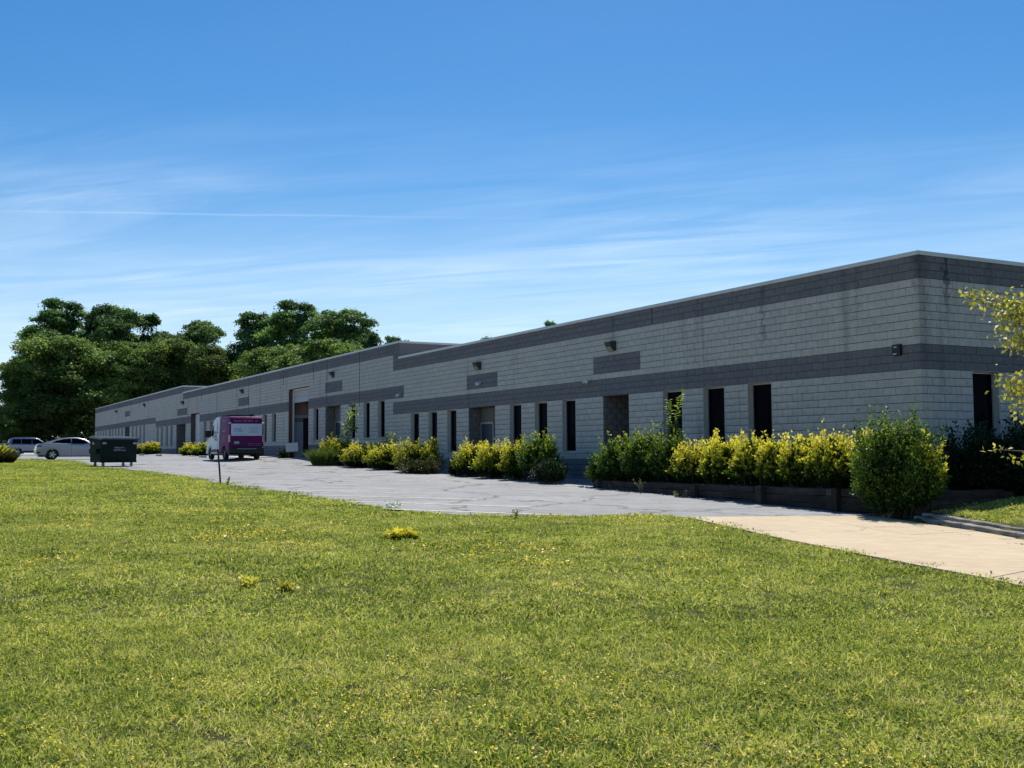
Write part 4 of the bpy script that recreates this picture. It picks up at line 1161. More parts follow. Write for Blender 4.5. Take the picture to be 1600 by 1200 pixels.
for q, tp in enumerate(tips):
    e = Vector(tp) - B0; zb0 = max(.9, min(4.2, e.z - .55 - .25 * random.random()))
    b0 = Vector((.03, 0, zb0)); mid = b0.lerp(e, .55) + Vector((0, 0, .10)); 
    mb.tube([b0, mid, b0.lerp(e, .8) + Vector((0, 0, .04)), e], [.02, .012, .008, .003], 5, False)
    bare = q in (12, 13, 14)
    for k in range(16 if bare else 300):
        t_ = random.uniform(.88, 1.03) if bare else random.uniform(.5, 1.05)
        p = b0.lerp(mid, t_ / .55) if t_ < .55 else mid.lerp(e, (t_ - .55) / .45)
        Ps.append(np.array(p) + r.normal(0, .045 if bare else .11, 3)); Ds.append(r.normal(size=3) + np.array([0, 0, -.4]))
Ps = np.array(Ps); Ds = np.array(Ds); n = len(Ps); L = r.uniform(.06, .115, n)
V, F = leaves(Ps, Ds, norm(np.array([0, 0, .8]) + rdir(n, r)), L, L * .62)
obj('crown', mesh_np('crown', V, F, r.uniform(0, 1, n)), M['leaf_branch'], yt); mb.build('trunk', M['twig'], yt, fix=False)

# ------------------------------------------------------------------ lawn grass (uncountable)
m, nt, b = newmat('grass_blade')
g = N(nt, 'ShaderNodeNewGeometry'); at = N(nt, 'ShaderNodeAttribute', attribute_name='tone')
big = noise_n(nt, g.outputs['Position'], .45, 4, .6); mid_ = noise_n(nt, g.outputs['Position'], 2.4, 4, .6)
rp = ramp(nt, [(0, (.030, .075, .022)), (.26, (.170, .240, .050)), (.50, (.390, .460, .086)), (.74, (.60, .60, .17)), (1, (.84, .73, .46))])
tt = math_n(nt, 'ADD', at.outputs['Fac'], mrange(nt, big, .3, .7, -.14, .16))
tt = math_n(nt, 'ADD', tt, mrange(nt, mid_, .3, .7, -.16, .18))
nt.links.new(tt, rp.inputs[0])
nt.links.new(rp.outputs[0], b.inputs['Base Color']); b.inputs['Roughness'].default_value = .7; spec(b, .12)
tr = N(nt, 'ShaderNodeBsdfTranslucent'); nt.links.new(mixc(nt, 1.0, rp.outputs[0], (1.15, 1.15, .6), 'MULTIPLY'), tr.inputs[0])
ms = N(nt, 'ShaderNodeMixShader'); ms.inputs[0].default_value = .48
nt.links.new(b.outputs[0], ms.inputs[1]); nt.links.new(tr.outputs[0], ms.inputs[2]); nt.links.new(ms.outputs[0], nt.nodes['Material Output'].inputs[0])
M['grass'] = m
M['petal'] = leaf_mat('yellow_petals', [(0, (.75, .46, .02)), (1, (.95, .74, .05))], .3)
def turf_patch(name, size, n, hgt, wid, seed, straw=.16, clover=.22):
    r = np.random.default_rng(seed)
    P = np.stack([r.uniform(-size / 2, size / 2, n), r.uniform(-size / 2, size / 2, n), np.full(n, -.01)], 1)
    cl = (np.sin(P[:, 0] * 23 + seed) + np.sin(P[:, 1] * 19 + 2 * seed)) * .12
    D = norm(np.array([0, 0, 1.0]) + r.normal(0, .75, (n, 3)) * np.array([1, 1, .2]))
    L = hgt * r.uniform(.45, 1.15, n) * (1 + cl); S_ = norm(np.cross(D, rdir(n, r))); w2 = wid * r.uniform(.6, 1.3, n)[:, None]
    bend = r.normal(0, .45, (n, 3)) * np.array([1, 1, 0]) - np.array([0, 0, .15])
    m1 = P + D * L[:, None] * .55; tip = m1 + norm(D + bend) * L[:, None] * .5
    V = np.stack([P - S_ * w2 / 2, P + S_ * w2 / 2, m1 + S_ * w2 / 2, m1 - S_ * w2 / 2, tip + S_ * w2 * .12, tip - S_ * w2 * .12], 1).reshape(-1, 3)
    i0 = np.arange(n)[:, None] * 6
    F = np.concatenate([i0 + np.array([0, 1, 2, 3]), i0 + np.array([3, 2, 4, 5])], 0)
    tone = np.clip(r.normal(.42, .24, n), 0, .9); s_ = r.uniform(0, 1, n) < straw; tone[s_] = r.uniform(.8, 1, s_.sum())
    tone = np.concatenate([tone, tone])
    nc = int(n * clover)
    Pc = np.stack([r.uniform(-size / 2, size / 2, nc), r.uniform(-size / 2, size / 2, nc), hgt * r.uniform(.2, .7, nc)], 1)
    Lc = np.full(nc, wid * 3.2) * r.uniform(.7, 1.5, nc)
    Vc, Fc = leaves(Pc, rdir(nc, r) * np.array([1, 1, .3]), norm(np.array([0, 0, 1.]) + rdir(nc, r) * .5), Lc, Lc * .8)
    V = np.concatenate([V, Vc]); F = np.concatenate([F, Fc + n * 6]); tone = np.concatenate([tone, r.uniform(.15, .6, nc)])
    me = mesh_np(name, V, F, tone); me.materials.append(M['grass'])
    return bpy.data.objects.new(name, me)
def flower_patch(name, size, n, seed, sz):
    r = np.random.default_rng(seed)
    P = np.stack([r.normal(0, size / 2, n), r.normal(0, size / 2, n), r.uniform(.055, .095, n)], 1)
    P = np.repeat(P, 3, 0) + r.normal(0, sz * .4, (n * 3, 3)); L = np.full(n * 3, sz) * r.uniform(.7, 1.3, n * 3)
    V, F = leaves(P, rdir(n * 3, r) * np.array([1, 1, .4]), norm(np.array([0, 0, 1.]) + rdir(n * 3, r) * .5), L, L * .8)
    me = mesh_np(name, V, F, r.uniform(0, 1, n * 3)); me.materials.append(M['petal'])
    return bpy.data.objects.new(name, me)
def scatter(name, label, cat, protos_, pts, idxs, rots, scl):
    c_ = bpy.data.collections.new(name + '_sources')
    for k, o in enumerate(protos_):
        o.name = '%s_%02d' % (name, k); c_.objects.link(o)
    me = bpy.data.meshes.new(name)
    me.vertices.add(len(pts)); me.vertices.foreach_set('co', np.asarray(pts, np.float32).ravel())
    for nm, ty, dat in (('pick', 'INT', np.asarray(idxs, np.int32)), ('scl', 'FLOAT', np.asarray(scl, np.float32))):
        a = me.attributes.new(nm, ty, 'POINT'); a.data.foreach_set('value', dat)
    a = me.attributes.new('rot', 'FLOAT_VECTOR', 'POINT'); a.data.foreach_set('vector', np.asarray(rots, np.float32).ravel())
    o = link(bpy.data.objects.new(name, me))
    ng = bpy.data.node_groups.new(name, 'GeometryNodeTree')
    ng.interface.new_socket(name='Geometry', in_out='INPUT', socket_type='NodeSocketGeometry')
    ng.interface.new_socket(name='Geometry', in_out='OUTPUT', socket_type='NodeSocketGeometry')
    gi = ng.nodes.new('NodeGroupInput'); go = ng.nodes.new('NodeGroupOutput')
    ci = ng.nodes.new('GeometryNodeCollectionInfo'); ci.inputs['Collection'].default_value = c_
    ci.inputs['Separate Children'].default_value = True; ci.inputs['Reset Children'].default_value = True
    ip = ng.nodes.new('GeometryNodeInstanceOnPoints'); ip.inputs['Pick Instance'].default_value = True
    def na(nm, ty):
        n = ng.nodes.new('GeometryNodeInputNamedAttribute'); n.data_type = ty; n.inputs['Name'].default_value = nm
        return [s for s in n.outputs if s.enabled][0] if True else None
    ng.links.new(gi.outputs[0], ip.inputs['Points']); ng.links.new(ci.outputs[0], ip.inputs['Instance'])
    ng.links.new(na('pick', 'INT'), ip.inputs['Instance Index']); ng.links.new(na('rot', 'FLOAT_VECTOR'), ip.inputs['Rotation']); ng.links.new(na('scl', 'FLOAT'), ip.inputs['Scale'])
    ng.links.new(ip.outputs[0], go.inputs[0])
    md = o.modifiers.new('scatter', 'NODES'); md.node_group = ng
    tag(o, label, cat, kind='stuff')
    return o
def lawn_ok(x, y):
    ne = near_edge(x)
    a = y < ne - .02 + .12 * np.sin(x * 5.3) * np.sin(x * 2.1)
    b_ = (x > 2.7) & (y > kerb_y(x) + .42) & (y < 6) & (x < 14)
    return a | b_
def cam_coords(x, y):
    dx_, dy_ = x - CAM.x, y - CAM.y
    return dx_ * SN + dy_ * CS, -dx_ * CS + dy_ * SN
protos_g = []
spec_l = ((.30, 140, .066, .0064), (.40, 160, .062, .0088), (.70, 250, .060, .015))
for li, (sz, n, hgt, wid) in enumerate(spec_l):
    for v in range(4): protos_g.append(turf_patch('turf_patch', sz, n, hgt, wid, 300 + li * 10 + v))
PT, IX, RO, SC_ = [], [], [], []
rg = np.random.default_rng(5)
for li, (d0, d1, step) in enumerate(((2.2, 10.5, .17), (10.0, 24, .26), (23, 120, .5))):
    lim = d1 * .56 + 2
    xs_ = np.arange(-115, 30, step); ys_ = np.arange(-75, 3, step)
    X_, Y_ = np.meshgrid(xs_, ys_); X_ = X_.ravel() + rg.uniform(-step / 2, step / 2, X_.size); Y_ = Y_.ravel() + rg.uniform(-step / 2, step / 2, Y_.size)
    lat, dep = cam_coords(X_, Y_)
    k = (dep > d0) & (dep < d1) & (np.abs(lat) < dep * .62 + 3.0) & lawn_ok(X_, Y_)
    X_, Y_ = X_[k], Y_[k]
    if li == 2:
        far = cam_coords(X_, Y_)[1] > 60
        kk = ~far | (rg.uniform(0, 1, len(X_)) < .5); X_, Y_ = X_[kk], Y_[kk]
    Z_ = ground_h(X_, Y_)
    PT.append(np.stack([X_, Y_, Z_], 1)); IX.append(li * 4 + rg.integers(0, 4, len(X_)))
    ro = np.zeros((len(X_), 3)); ro[:, 2] = rg.uniform(0, 6.28, len(X_)); RO.append(ro)
    hv = .95 + .16 * np.sin(X_ * 1.7 + np.sin(Y_ * 1.1) * 2) * np.sin(Y_ * 1.9 + X_ * .4) + rg.normal(0, .12, len(X_))
    edge = np.abs(Y_ - near_edge(X_)) < .45
    SC_.append(np.clip(hv + .35 * edge * rg.uniform(0, 1, len(X_)), .5, 1.7))
print('turf patches', sum(len(p) for p in PT))
scatter('lawn_grass', 'mown green and yellowing lawn grass in front of the parking lot', 'grass', protos_g, np.concatenate(PT), np.concatenate(IX), np.concatenate(RO), np.concatenate(SC_))
fp = [flower_patch('flower_patch', .28, 7, 400 + v, .016) for v in range(3)] + [flower_patch('flower_patch', .45, 10, 410 + v, .030) for v in range(3)]
FX, FY = [], []
cl = rg.uniform(0, 1, (230, 2))
lat = (cl[:, 0] - .5); dep = 5 + 40 * cl[:, 1] ** 1.9
lat = lat * dep * 1.05
X_ = CAM.x + lat * SN - dep * CS; Y_ = CAM.y + lat * CS + dep * SN
n_each = rg.integers(1, 5, len(X_))
X_ = np.repeat(X_, n_each); Y_ = np.repeat(Y_, n_each); dep = np.repeat(dep, n_each)
X_ = X_ + rg.normal(0, .25 + .01 * dep); Y_ = Y_ + rg.normal(0, .25 + .01 * dep)
k = (Y_ < near_edge(X_) - .15); X_, Y_, dep = X_[k], Y_[k], dep[k]
ro = np.zeros((len(X_), 3)); ro[:, 2] = rg.uniform(0, 6.28, len(X_))
scatter('lawn_wildflowers', 'tiny yellow wildflowers scattered through the mown lawn', 'flowers', fp, np.stack([X_, Y_, ground_h(X_, Y_)], 1), np.where(dep < 14, 0, 3) + rg.integers(0, 3, len(X_)), ro, rg.uniform(.7, 1.2, len(X_)))

# ------------------------------------------------------------------ vehicles
M['purple'] = plain('purple_wrap', (.130, .007, .100), .55, sp=.2, coat=0.0)
M['van_white'] = plain('white_wrap', (.55, .60, .60), .4, sp=.3, coat=.15)
M['silver'] = plain('silver_paint', (.27, .285, .32), .33, .6, coat=.6)
M['silver_dark'] = plain('silver_blue_paint', (.25, .28, .33), .34, .5, coat=.6)
M['rubber'] = plain('tyre_rubber', (.02, .02, .02), .85)
M['rim'] = plain('alloy_rim', (.55, .55, .56), .3, .8)
M['steel_rim'] = plain('steel_rim', (.30, .30, .31), .45, .6)
M['red_lens'] = plain('red_lens', (.35, .01, .015), .2)
M['pale_lens'] = plain('pale_lens', (.55, .35, .35), .25)
M['sign_white'] = plain('sign_white', (.55, .62, .70), .5)
M['ink_teal'] = plain('ink_teal', (.02, .16, .24), .5)
M['ink_violet'] = plain('ink_violet', (.10, .03, .16), .5)
M['ink_olive'] = plain('ink_olive', (.30, .31, .20), .5)
M['ink_pink'] = plain('ink_pink', (.42, .20, .34), .5)
M['ink_orange'] = plain('ink_orange', (.34, .16, .07), .5)
M['ink_pale'] = plain('ink_pale', (.50, .45, .55), .5)
M['ink_blue'] = plain('ink_blue', (.05, .06, .22), .5)
M['dumpster'] = plain('dumpster_green', (.006, .020, .016), .6, sp=.15, var=.25, scale=3)
M['dumpster_lid'] = plain('dumpster_lid', (.05, .06, .06), .3, sp=.6)
M['sticker'] = plain('sticker', (.40, .42, .40), .5)

def arch(cx, cz, r, n=9):
    """arc from front side to rear side over a wheel (x decreasing)"""
    return [(cx + r * math.cos(t), cz + r * math.sin(t)) for t in [math.pi * k / (n - 1) * 1.0 for k in range(n)]]
def flat(name, pts3, mat, parent):
    mb = MB(); mb.add(pts3, [tuple(range(len(pts3)))]); return mb.build(name, mat, parent, fix=False)
def side_panel(name, prof, w, off, side, mat, parent):
    pts = [(x, side * (w(z) + off), z) for x, z in prof]
    if side > 0: pts = pts[::-1]
    return flat(name, pts, mat, parent)
def wheel(parent, x, y, r, wd, side, rim_mat, spokes=5):
    hub = MB()
    ty = MB(); n = 20; V = []; F = []
    prof = [(r * .62, -wd / 2), (r * .95, -wd / 2), (r, -wd * .3), (r, wd * .3), (r * .95, wd / 2), (r * .62, wd / 2)]
    for k in range(n):
        a = 2 * math.pi * k / n
        for rr_, yy in prof: V.append((math.cos(a) * rr_, yy, math.sin(a) * rr_))
    for k in range(n):
        for q in range(6): F.append((k * 6 + q, ((k + 1) % n) * 6 + q, ((k + 1) % n) * 6 + (q + 1) % 6, k * 6 + (q + 1) % 6))
    ty.add(V, F); t = ty.build('wheel', M['rubber'], parent, smooth=True); t.location = (x, y, r)
    rm = MB(); yo = side * wd * .36
    rm.tube([(0, yo - side * .03, 0), (0, yo, 0)], r * .16, 12)
    for k in range(spokes):
        a = 2 * math.pi * k / spokes
        d = Vector((math.cos(a), 0, math.sin(a))); s_ = Vector((-math.sin(a), 0, math.cos(a))) * r * .085
        p0 = d * r * .1; p1 = d * r * .64
        vs_ = [p0 - s_, p0 + s_, p1 + s_ * 1.3, p1 - s_ * 1.3]
        rm.add([(v.x, yo, v.z) for v in vs_] + [(v.x, yo - side * .04, v.z) for v in vs_], [(0, 1, 2, 3), (7, 6, 5, 4), (0, 4, 5, 1), (1, 5, 6, 2), (2, 6, 7, 3), (3, 7, 4, 0)])
    n = 20; V = []; F = []
    for k in range(n):
        a = 2 * math.pi * k / n
        for rr_ in (r * .60, r * .66): V.append((math.cos(a) * rr_, yo, math.sin(a) * rr_))
    for k in range(n): F.append((2 * k, 2 * ((k + 1) % n), 2 * ((k + 1) % n) + 1, 2 * k + 1))
    rm.add(V, F)
    rm.build('rim', rim_mat, t)
    bk = MB(); bk.tube([(0, -wd * .2, 0), (0, wd * .2, 0)], r * .63, 16); bk.build('brake_disc', M['black'], t)
def glyphs(parent, o, rt, upv, w, h, n, mat, seed, name='lettering'):
    """a line of small lettering strokes on a flat face"""
    r = random.Random(seed); o = Vector(o); rt = Vector(rt).normalized(); upv = Vector(upv).normalized(); nn = rt.cross(upv) * .002
    mb = MB(); cw = w / n
    def rect(x0, x1, z0, z1):
        mb.add([o + nn + rt * x0 + upv * z0, o + nn + rt * x1 + upv * z0, o + nn + rt * x1 + upv * z1, o + nn + rt * x0 + upv * z1], [(0, 1, 2, 3)])
    for k in range(n):
        if r.random() < .1: continue
        x = k * cw; s_ = cw * .2
        rect(x, x + s_, 0, h * r.choice([.65, 1, 1, .65]))
        if r.random() < .7: rect(x + s_, x + cw * .72, h * .45, h * .60)
        if r.random() < .6: rect(x + cw * .52, x + cw * .72, 0, h * .449)
        if r.random() < .4: rect(x + s_, x + cw * .519, 0, h * .14)
    return mb.build(name, mat, parent, fix=False)

# --- purple and white van
VX, VY = -44.0, -4.68
van = empty('cargo_van', (VX, VY, bh(VX - 2.5, VY) + .02), math.pi)
tag(van, 'high roof cargo van wrapped in purple at the back and white at the front', 'van')
wv = lambda z: 1.045 - .045 * z
rear_prof = [(0.02, .70), (0.0, 1.4), (.05, 2.32), (.16, 2.47), (2.35, 2.52), (2.35, .40), (1.53, .40)] + arch(1.08, .36, .44)[1:-1] + [(.62, .40), (.05, .45)]
front_prof = [(2.353, 2.52), (3.35, 2.50), (3.75, 2.36), (4.62, 1.42), (5.30, 1.16), (5.42, .80), (5.40, .34), (4.98, .34)] + arch(4.52, .36, .44)[1:-1] + [(4.06, .34), (2.353, .34)]
MB().prism(rear_prof, wv).build('rear_body', M['purple'], van, smooth=True, bevel=.05)
MB().prism(front_prof, wv).build('front_body', M['van_white'], van, smooth=True, bevel=.04)
MB().box(.10, 5.3, -.93, .93, .30, .62).build('underbody', M['black'], van)
bmp = MB(); bmp.box(-.10, .16, -1.0, 1.0, .34, .72); bumper = bmp.build('rear_bumper', M['black'], van, bevel=.03)
MB().box(-.13, -.09, -.55, .55, .60, .64).build('step_pad', M['steel_rim'], bumper)
for s_ in (-1, 1):
    wheel(van, 1.08, s_ * .90, .345, .22, s_, M['steel_rim'], 6); wheel(van, 4.52, s_ * .90, .345, .22, s_, M['steel_rim'], 6)
    side_panel('sill_guard', [(1.60, .44), (3.98, .44), (3.98, .62), (1.60, .62)], wv, .012, s_, M['black'], van)
    tl = MB().box(-.035, .10, .925 if s_ > 0 else -1.0, 1.0 if s_ > 0 else -.925, 1.0, 1.42).build('tail_light', M['pale_lens'], van, bevel=.01)
    side_panel('side_window', [(3.72, 1.42), (4.58, 1.42), (3.86, 2.05), (3.72, 2.08)], wv, .012, s_, M['glass'], van)
    mr_ = MB().box(4.18, 4.34, 1.02 if s_ > 0 else -1.38, 1.38 if s_ > 0 else -1.02, 1.34, 1.78).build('mirror', M['black'], van, bevel=.03)
    MB().tube([(.005, .90 * s_, 2.10), (-.03, 1.02 * s_, 2.10)], .035, 8).build('door_hinge', M['white_plastic'], van)
    side_panel('panel_seam', [(2.9, .66), (2.92, .66), (2.92, 2.3), (2.9, 2.3)], wv, .011, s_, M['steel_rim'], van)
flat('windscreen', [(3.80, .80, 2.32), (4.60, .86, 1.47), (4.60, -.86, 1.47), (3.80, -.80, 2.32)], M['glass'], van).location = (.03, 0, .03)
# rear doors: seam, white sign, plate, handle
flat('door_seam', [(-.012, .006, .74), (-.012, -.006, .74), (-.012, -.006, 1.36), (-.012, .006, 1.36)], M['black'], van)
sg = MB(); sg.box(-.035, .02, -.90, .88, 1.37, 2.06); sg = sg.build('rear_sign', M['sign_white'], van)
RT, UP = (0, -1, 0), (0, 0, 1)
for q, z in enumerate((1.80, 1.68, 1.55)): glyphs(sg, (-.038, -.15, z), RT, UP, (.62, .52, .62)[q], .075, (11, 9, 12)[q], M['ink_teal'], 80 + q)
glyphs(sg, (-.038, .72, 1.70), RT, UP, .42, .13, 5, M['ink_violet'], 85); glyphs(sg, (-.038, .70, 1.60), RT, UP, .55, .10, 6, M['ink_blue'], 86)
glyphs(sg, (-.038, .36, 1.76), RT, UP, .36, .16, 4, M['ink_olive'], 87); glyphs(sg, (-.038, .66, 1.45), RT, UP, .60, .05, 9, M['ink_teal'], 88)
glyphs(van, (.035, .76, 2.17), RT, (.05, 0, 1), 1.42, .12, 20, M['ink_pink'], 89)
glyphs(van, (-.014, -.10, .90), RT, UP, .75, .05, 16, M['ink_pink'], 90); glyphs(van, (-.014, -.08, .80), RT, UP, .78, .03, 20, M['ink_pale'], 92)
MB().box(-.03, .01, .22, .84, .86, 1.08).build('plate_recess', M['black'], van)
pl = MB().box(-.04, -.029, .42, .72, .90, 1.05).build('license_plate', M['sticker'], van)
glyphs(pl, (-.042, .70, .94), RT, UP, .26, .07, 6, M['ink_blue'], 91)
MB().box(-.05, .01, -.16, -.05, 1.18, 1.34).build('door_handle', M['black'], van)
MB().box(-.02, .01, -.30, .40, 2.40, 2.44).build('high_brake_light', M['red_lens'], van)
rk = MB()
for x in (1.2, 2.2): rk.box(x, x + .06, -.8, .8, 2.56, 2.60); rk.box(x, x + .06, -.8, -.76, 2.45, 2.56); rk.box(x, x + .06, .76, .8, 2.45, 2.56)
rk.build('roof_rack', M['black'], van)
MB().tube([(.9, -.5, 2.48), (.9, -.5, 2.64)], .12, 10).build('roof_vent', M['black'], van)
# side artwork on the left side
S1 = lambda z: wv(z) + .014
for q, (x0, x1, z0, z1, mt) in enumerate(((2.55, 3.35, 1.55, 1.72, 'ink_violet'), (2.6, 3.0, 1.75, 1.95, 'ink_violet'), (2.5, 3.5, 1.12, 1.32, 'ink_teal'), (2.65, 3.4, 1.33, 1.50, 'ink_teal'), (2.5, 2.95, 1.9, 2.25, 'ink_olive'))):
    glyphs(van, (x1, S1((z0 + z1) / 2) + .004, z0), (-1, 0, 0), (0, 0, 1), x1 - x0, z1 - z0, 4, M[mt], 100 + q)
for q, (z, mt, w_) in enumerate(((2.22, 'ink_pale', .95), (2.05, 'ink_blue', 1.1), (1.92, 'ink_blue', 1.0), (1.76, 'ink_pink', .9), (1.62, 'ink_pale', .7), (1.30, 'ink_orange', .9), (1.18, 'ink_orange', .95), (1.05, 'ink_orange', .7))):
    glyphs(van, (1.55, S1(z) + .004, z), (-1, 0, 0), (0, 0, 1), w_, .085, 10, M[mt], 120 + q)

# --- silver sedan
def sedan(loc, rz):
    root = empty('sedan_car', loc, rz)
    wl_ = lambda z: .90 - .03 * abs(z - .55)
    body = [(-2.20, .26), (-2.31, .46), (-2.33, .70), (-2.25, .96), (-2.10, 1.04), (-1.5, 1.07), (.2, .99), (1.0, .95), (1.75, .84), (2.18, .68), (2.30, .50), (2.28, .24), (1.82, .22)] + arch(1.40, .31, .375)[1:-1] + [(.98, .20), (-.98, .20)] + arch(-1.36, .31, .375)[1:-1] + [(-1.78, .24)]
    MB().prism(body, lambda z: .89 - .05 * max(0, 0) ).build('body', M['silver'], root, smooth=True, bevel=.055)
    MB().box(-2.1, 2.1, -.78, .78, .18, .5).build('underbody', M['black'], root)
    wg = lambda z: .86 - (z - .95) * .52
    cab = [(-2.02, 1.02), (-1.30, 1.25), (-.75, 1.39), (-.2, 1.435), (.2, 1.42), (.62, 1.31), (1.30, .93), (.2, .96)]
    MB().prism(cab, wg).build('cabin', M['silver'], root, smooth=True, bevel=.03)
    for s_ in (-1, 1):
        side_panel('side_window', [(-1.42, 1.075), (-.25, 1.04), (-.25, 1.365), (-.68, 1.325), (-1.15, 1.21)], wg, .010, s_, M['glass'], root)
        side_panel('side_window', [(-.20, 1.04), (.95, 1.0), (.58, 1.24), (.16, 1.355), (-.20, 1.368)], wg, .010, s_, M['glass'], root)
        tl = MB(); y0, y1 = (.60, .905) if s_ > 0 else (-.905, -.60)
        tl.box(-2.30, -1.98, y0, y1, .80, .93); tl.build('tail_light', M['red_lens'], root, bevel=.03)
        MB().box(2.0, 2.26, (.5 if s_ > 0 else -.86), (.86 if s_ > 0 else -.5), .60, .72).build('headlight', M['pale_lens'], root, bevel=.03)
        MB().box(-.55, -.36, (.885 if s_ > 0 else -.925), (.925 if s_ > 0 else -.885), .84, .875).build('door_handle', M['silver'], root, bevel=.008)
        MB().box(.55, .73, (.885 if s_ > 0 else -.925), (.925 if s_ > 0 else -.885), .82, .855).build('door_handle', M['silver'], root, bevel=.008)
        MB().box(.82, 1.0, (.86 if s_ > 0 else -1.03), (1.03 if s_ > 0 else -.86), .96, 1.09).build('mirror', M['silver'], root, bevel=.03)
        side_panel('door_seam', [(-.235, .34), (-.222, .34), (-.222, 1.0), (-.235, 1.0)], lambda z: .89, .003, s_, M['black'], root)
        side_panel('door_seam', [(.98, .34), (.993, .34), (.90, .95), (.887, .95)], lambda z: .89, .003, s_, M['black'], root)
        MB().box(-2.31, -2.10, (.56 if s_ > 0 else -.90), (.90 if s_ > 0 else -.56), .40, .52).build('bumper_vent', M['black'], root, bevel=.02)
        for x in (-1.36, 1.40): wheel(root, x, s_ * .775, .325, .215, s_, M['rim'], 5)
    flat('rear_window', [(-1.93, .66, 1.055), (-1.93, -.66, 1.055), (-.95, -.52, 1.345), (-.95, .52, 1.345)], M['glass'], root).location = (-.02, 0, .03)
    flat('windscreen', [(1.24, -.68, .975), (1.24, .68, .975), (.60, .55, 1.32), (.60, -.55, 1.32)], M['glass'], root).location = (.02, 0, .02)
    MB().box(-.95, -.82, -.02, .02, 1.38, 1.46).build('roof_antenna', M['silver'], root, bevel=.01)
    return root
car = sedan((-58.2, -12.25, bh(-58.2, -12.2) + .02), R(90))
tag(car, 'silver four door sedan parked behind the green dumpster', 'car')

# --- light SUV further back
def suv(loc, rz):
    root = empty('suv_car', loc, rz)
    body = [(-2.25, .38), (-2.36, .60), (-2.36, .95), (-2.28, 1.10), (.9, 1.08), (1.2, 1.06), (2.05, .98), (2.30, .80), (2.34, .40), (1.86, .32)] + arch(1.42, .36, .42)[1:-1] + [(.96, .30), (-.98, .30)] + arch(-1.42, .36, .42)[1:-1] + [(-1.88, .34)]
    MB().prism(body, lambda z: .93).build('body', M['silver_dark'], root, smooth=True, bevel=.06)
    MB().box(-2.2, 2.2, -.84, .84, .26, .55).build('underbody', M['black'], root)
    wg = lambda z: .91 - (z - 1.05) * .34
    cab = [(-2.28, 1.06), (-2.10, 1.60), (-1.85, 1.72), (.1, 1.73), (.45, 1.66), (1.25, 1.05)]
    MB().prism(cab, wg).build('cabin', M['silver_dark'], root, smooth=True, bevel=.04)
    for s_ in (-1, 1):
        side_panel('side_window', [(-1.95, 1.16), (-1.10, 1.14), (-1.10, 1.60), (-1.80, 1.60)], wg, .01, s_, M['glass'], root)
        side_panel('side_window', [(-1.05, 1.14), (-.15, 1.13), (-.15, 1.61), (-1.05, 1.61)], wg, .01, s_, M['glass'], root)
        side_panel('side_window', [(-.10, 1.13), (1.0, 1.12), (.42, 1.57), (-.10, 1.61)], wg, .01, s_, M['glass'], root)
        MB().box(-2.37, -2.2, (.66 if s_ > 0 else -.92), (.92 if s_ > 0 else -.66), .95, 1.25).build('tail_light', M['red_lens'], root, bevel=.02)
        for x in (-.7, .35): MB().box(x, x + .22, (.92 if s_ > 0 else -.965), (.965 if s_ > 0 else -.92), .93, .97).build('door_handle', M['white_plastic'], root)
        MB().box(.95, 1.13, (.92 if s_ > 0 else -1.12), (1.12 if s_ > 0 else -.92), 1.10, 1.27).build('mirror', M['white_plastic'], root, bevel=.03)
        side_panel('cladding', [(-.96, .33), (.96, .33), (.96, .48), (-.96, .48)], lambda z: .93, .006, s_, M['black'], root)
        for x in (-1.42, 1.42): wheel(root, x, s_ * .80, .365, .23, s_, M['rim'], 5)
        MB().tube([(-1.7, s_ * .60, 1.77), (0, s_ * .60, 1.78)], .022, 6).build('roof_rail', M['rim'], root)
    flat('windscreen', [(1.20, -.78, 1.10), (1.20, .78, 1.10), (.46, .66, 1.64), (.46, -.66, 1.64)], M['glass'], root).location = (.02, 0, .02)
    return root
s_u = suv((-90.4, -11.9, bh(-90.4, -11.9) + .02), R(90))
s_u.scale = (.93, .93, .93)
tag(s_u, 'pale silver blue sport utility car parked beyond the sedan', 'car')

# --- dumpster
DX, DY = -37.3, -12.95
dz0 = bh(DX, DY) + .02
# local x along the long front, local -y towards the lawn side
dm = empty('dumpster', (DX, DY, dz0), math.atan2(.947, -.32) + 0.0)
tag(dm, 'dark green metal waste dumpster on casters at the lawn edge', 'dumpster')
W2, D2 = .92, .52
tub = MB(); zt = 1.24
V = [(-W2, -D2, .20), (W2, -D2, .20), (W2, D2, .20), (-W2, D2, .20), (-W2, -D2 - .06, zt), (W2, -D2 - .06, zt), (W2, D2 + .02, zt + .10), (-W2, D2 + .02, zt + .10)]
tub.add(V, [(0, 3, 2, 1), (4, 5, 6, 7), (0, 1, 5, 4), (1, 2, 6, 5), (2, 3, 7, 6), (3, 0, 4, 7)])
tub = tub.build('tub', M['dumpster'], dm, bevel=.012)
rimb = MB(); rimb.box(-W2 - .04, W2 + .04, -D2 - .11, -D2 - .058, zt - .07, zt + .01); rimb.box(-W2 - .04, -W2 - .001, -D2 - .058, D2 + .03, zt - .07, zt + .01); rimb.box(W2 + .001, W2 + .04, -D2 - .058, D2 + .03, zt - .07, zt + .01)
rimb.build('rim_channel', M['dumpster'], dm)
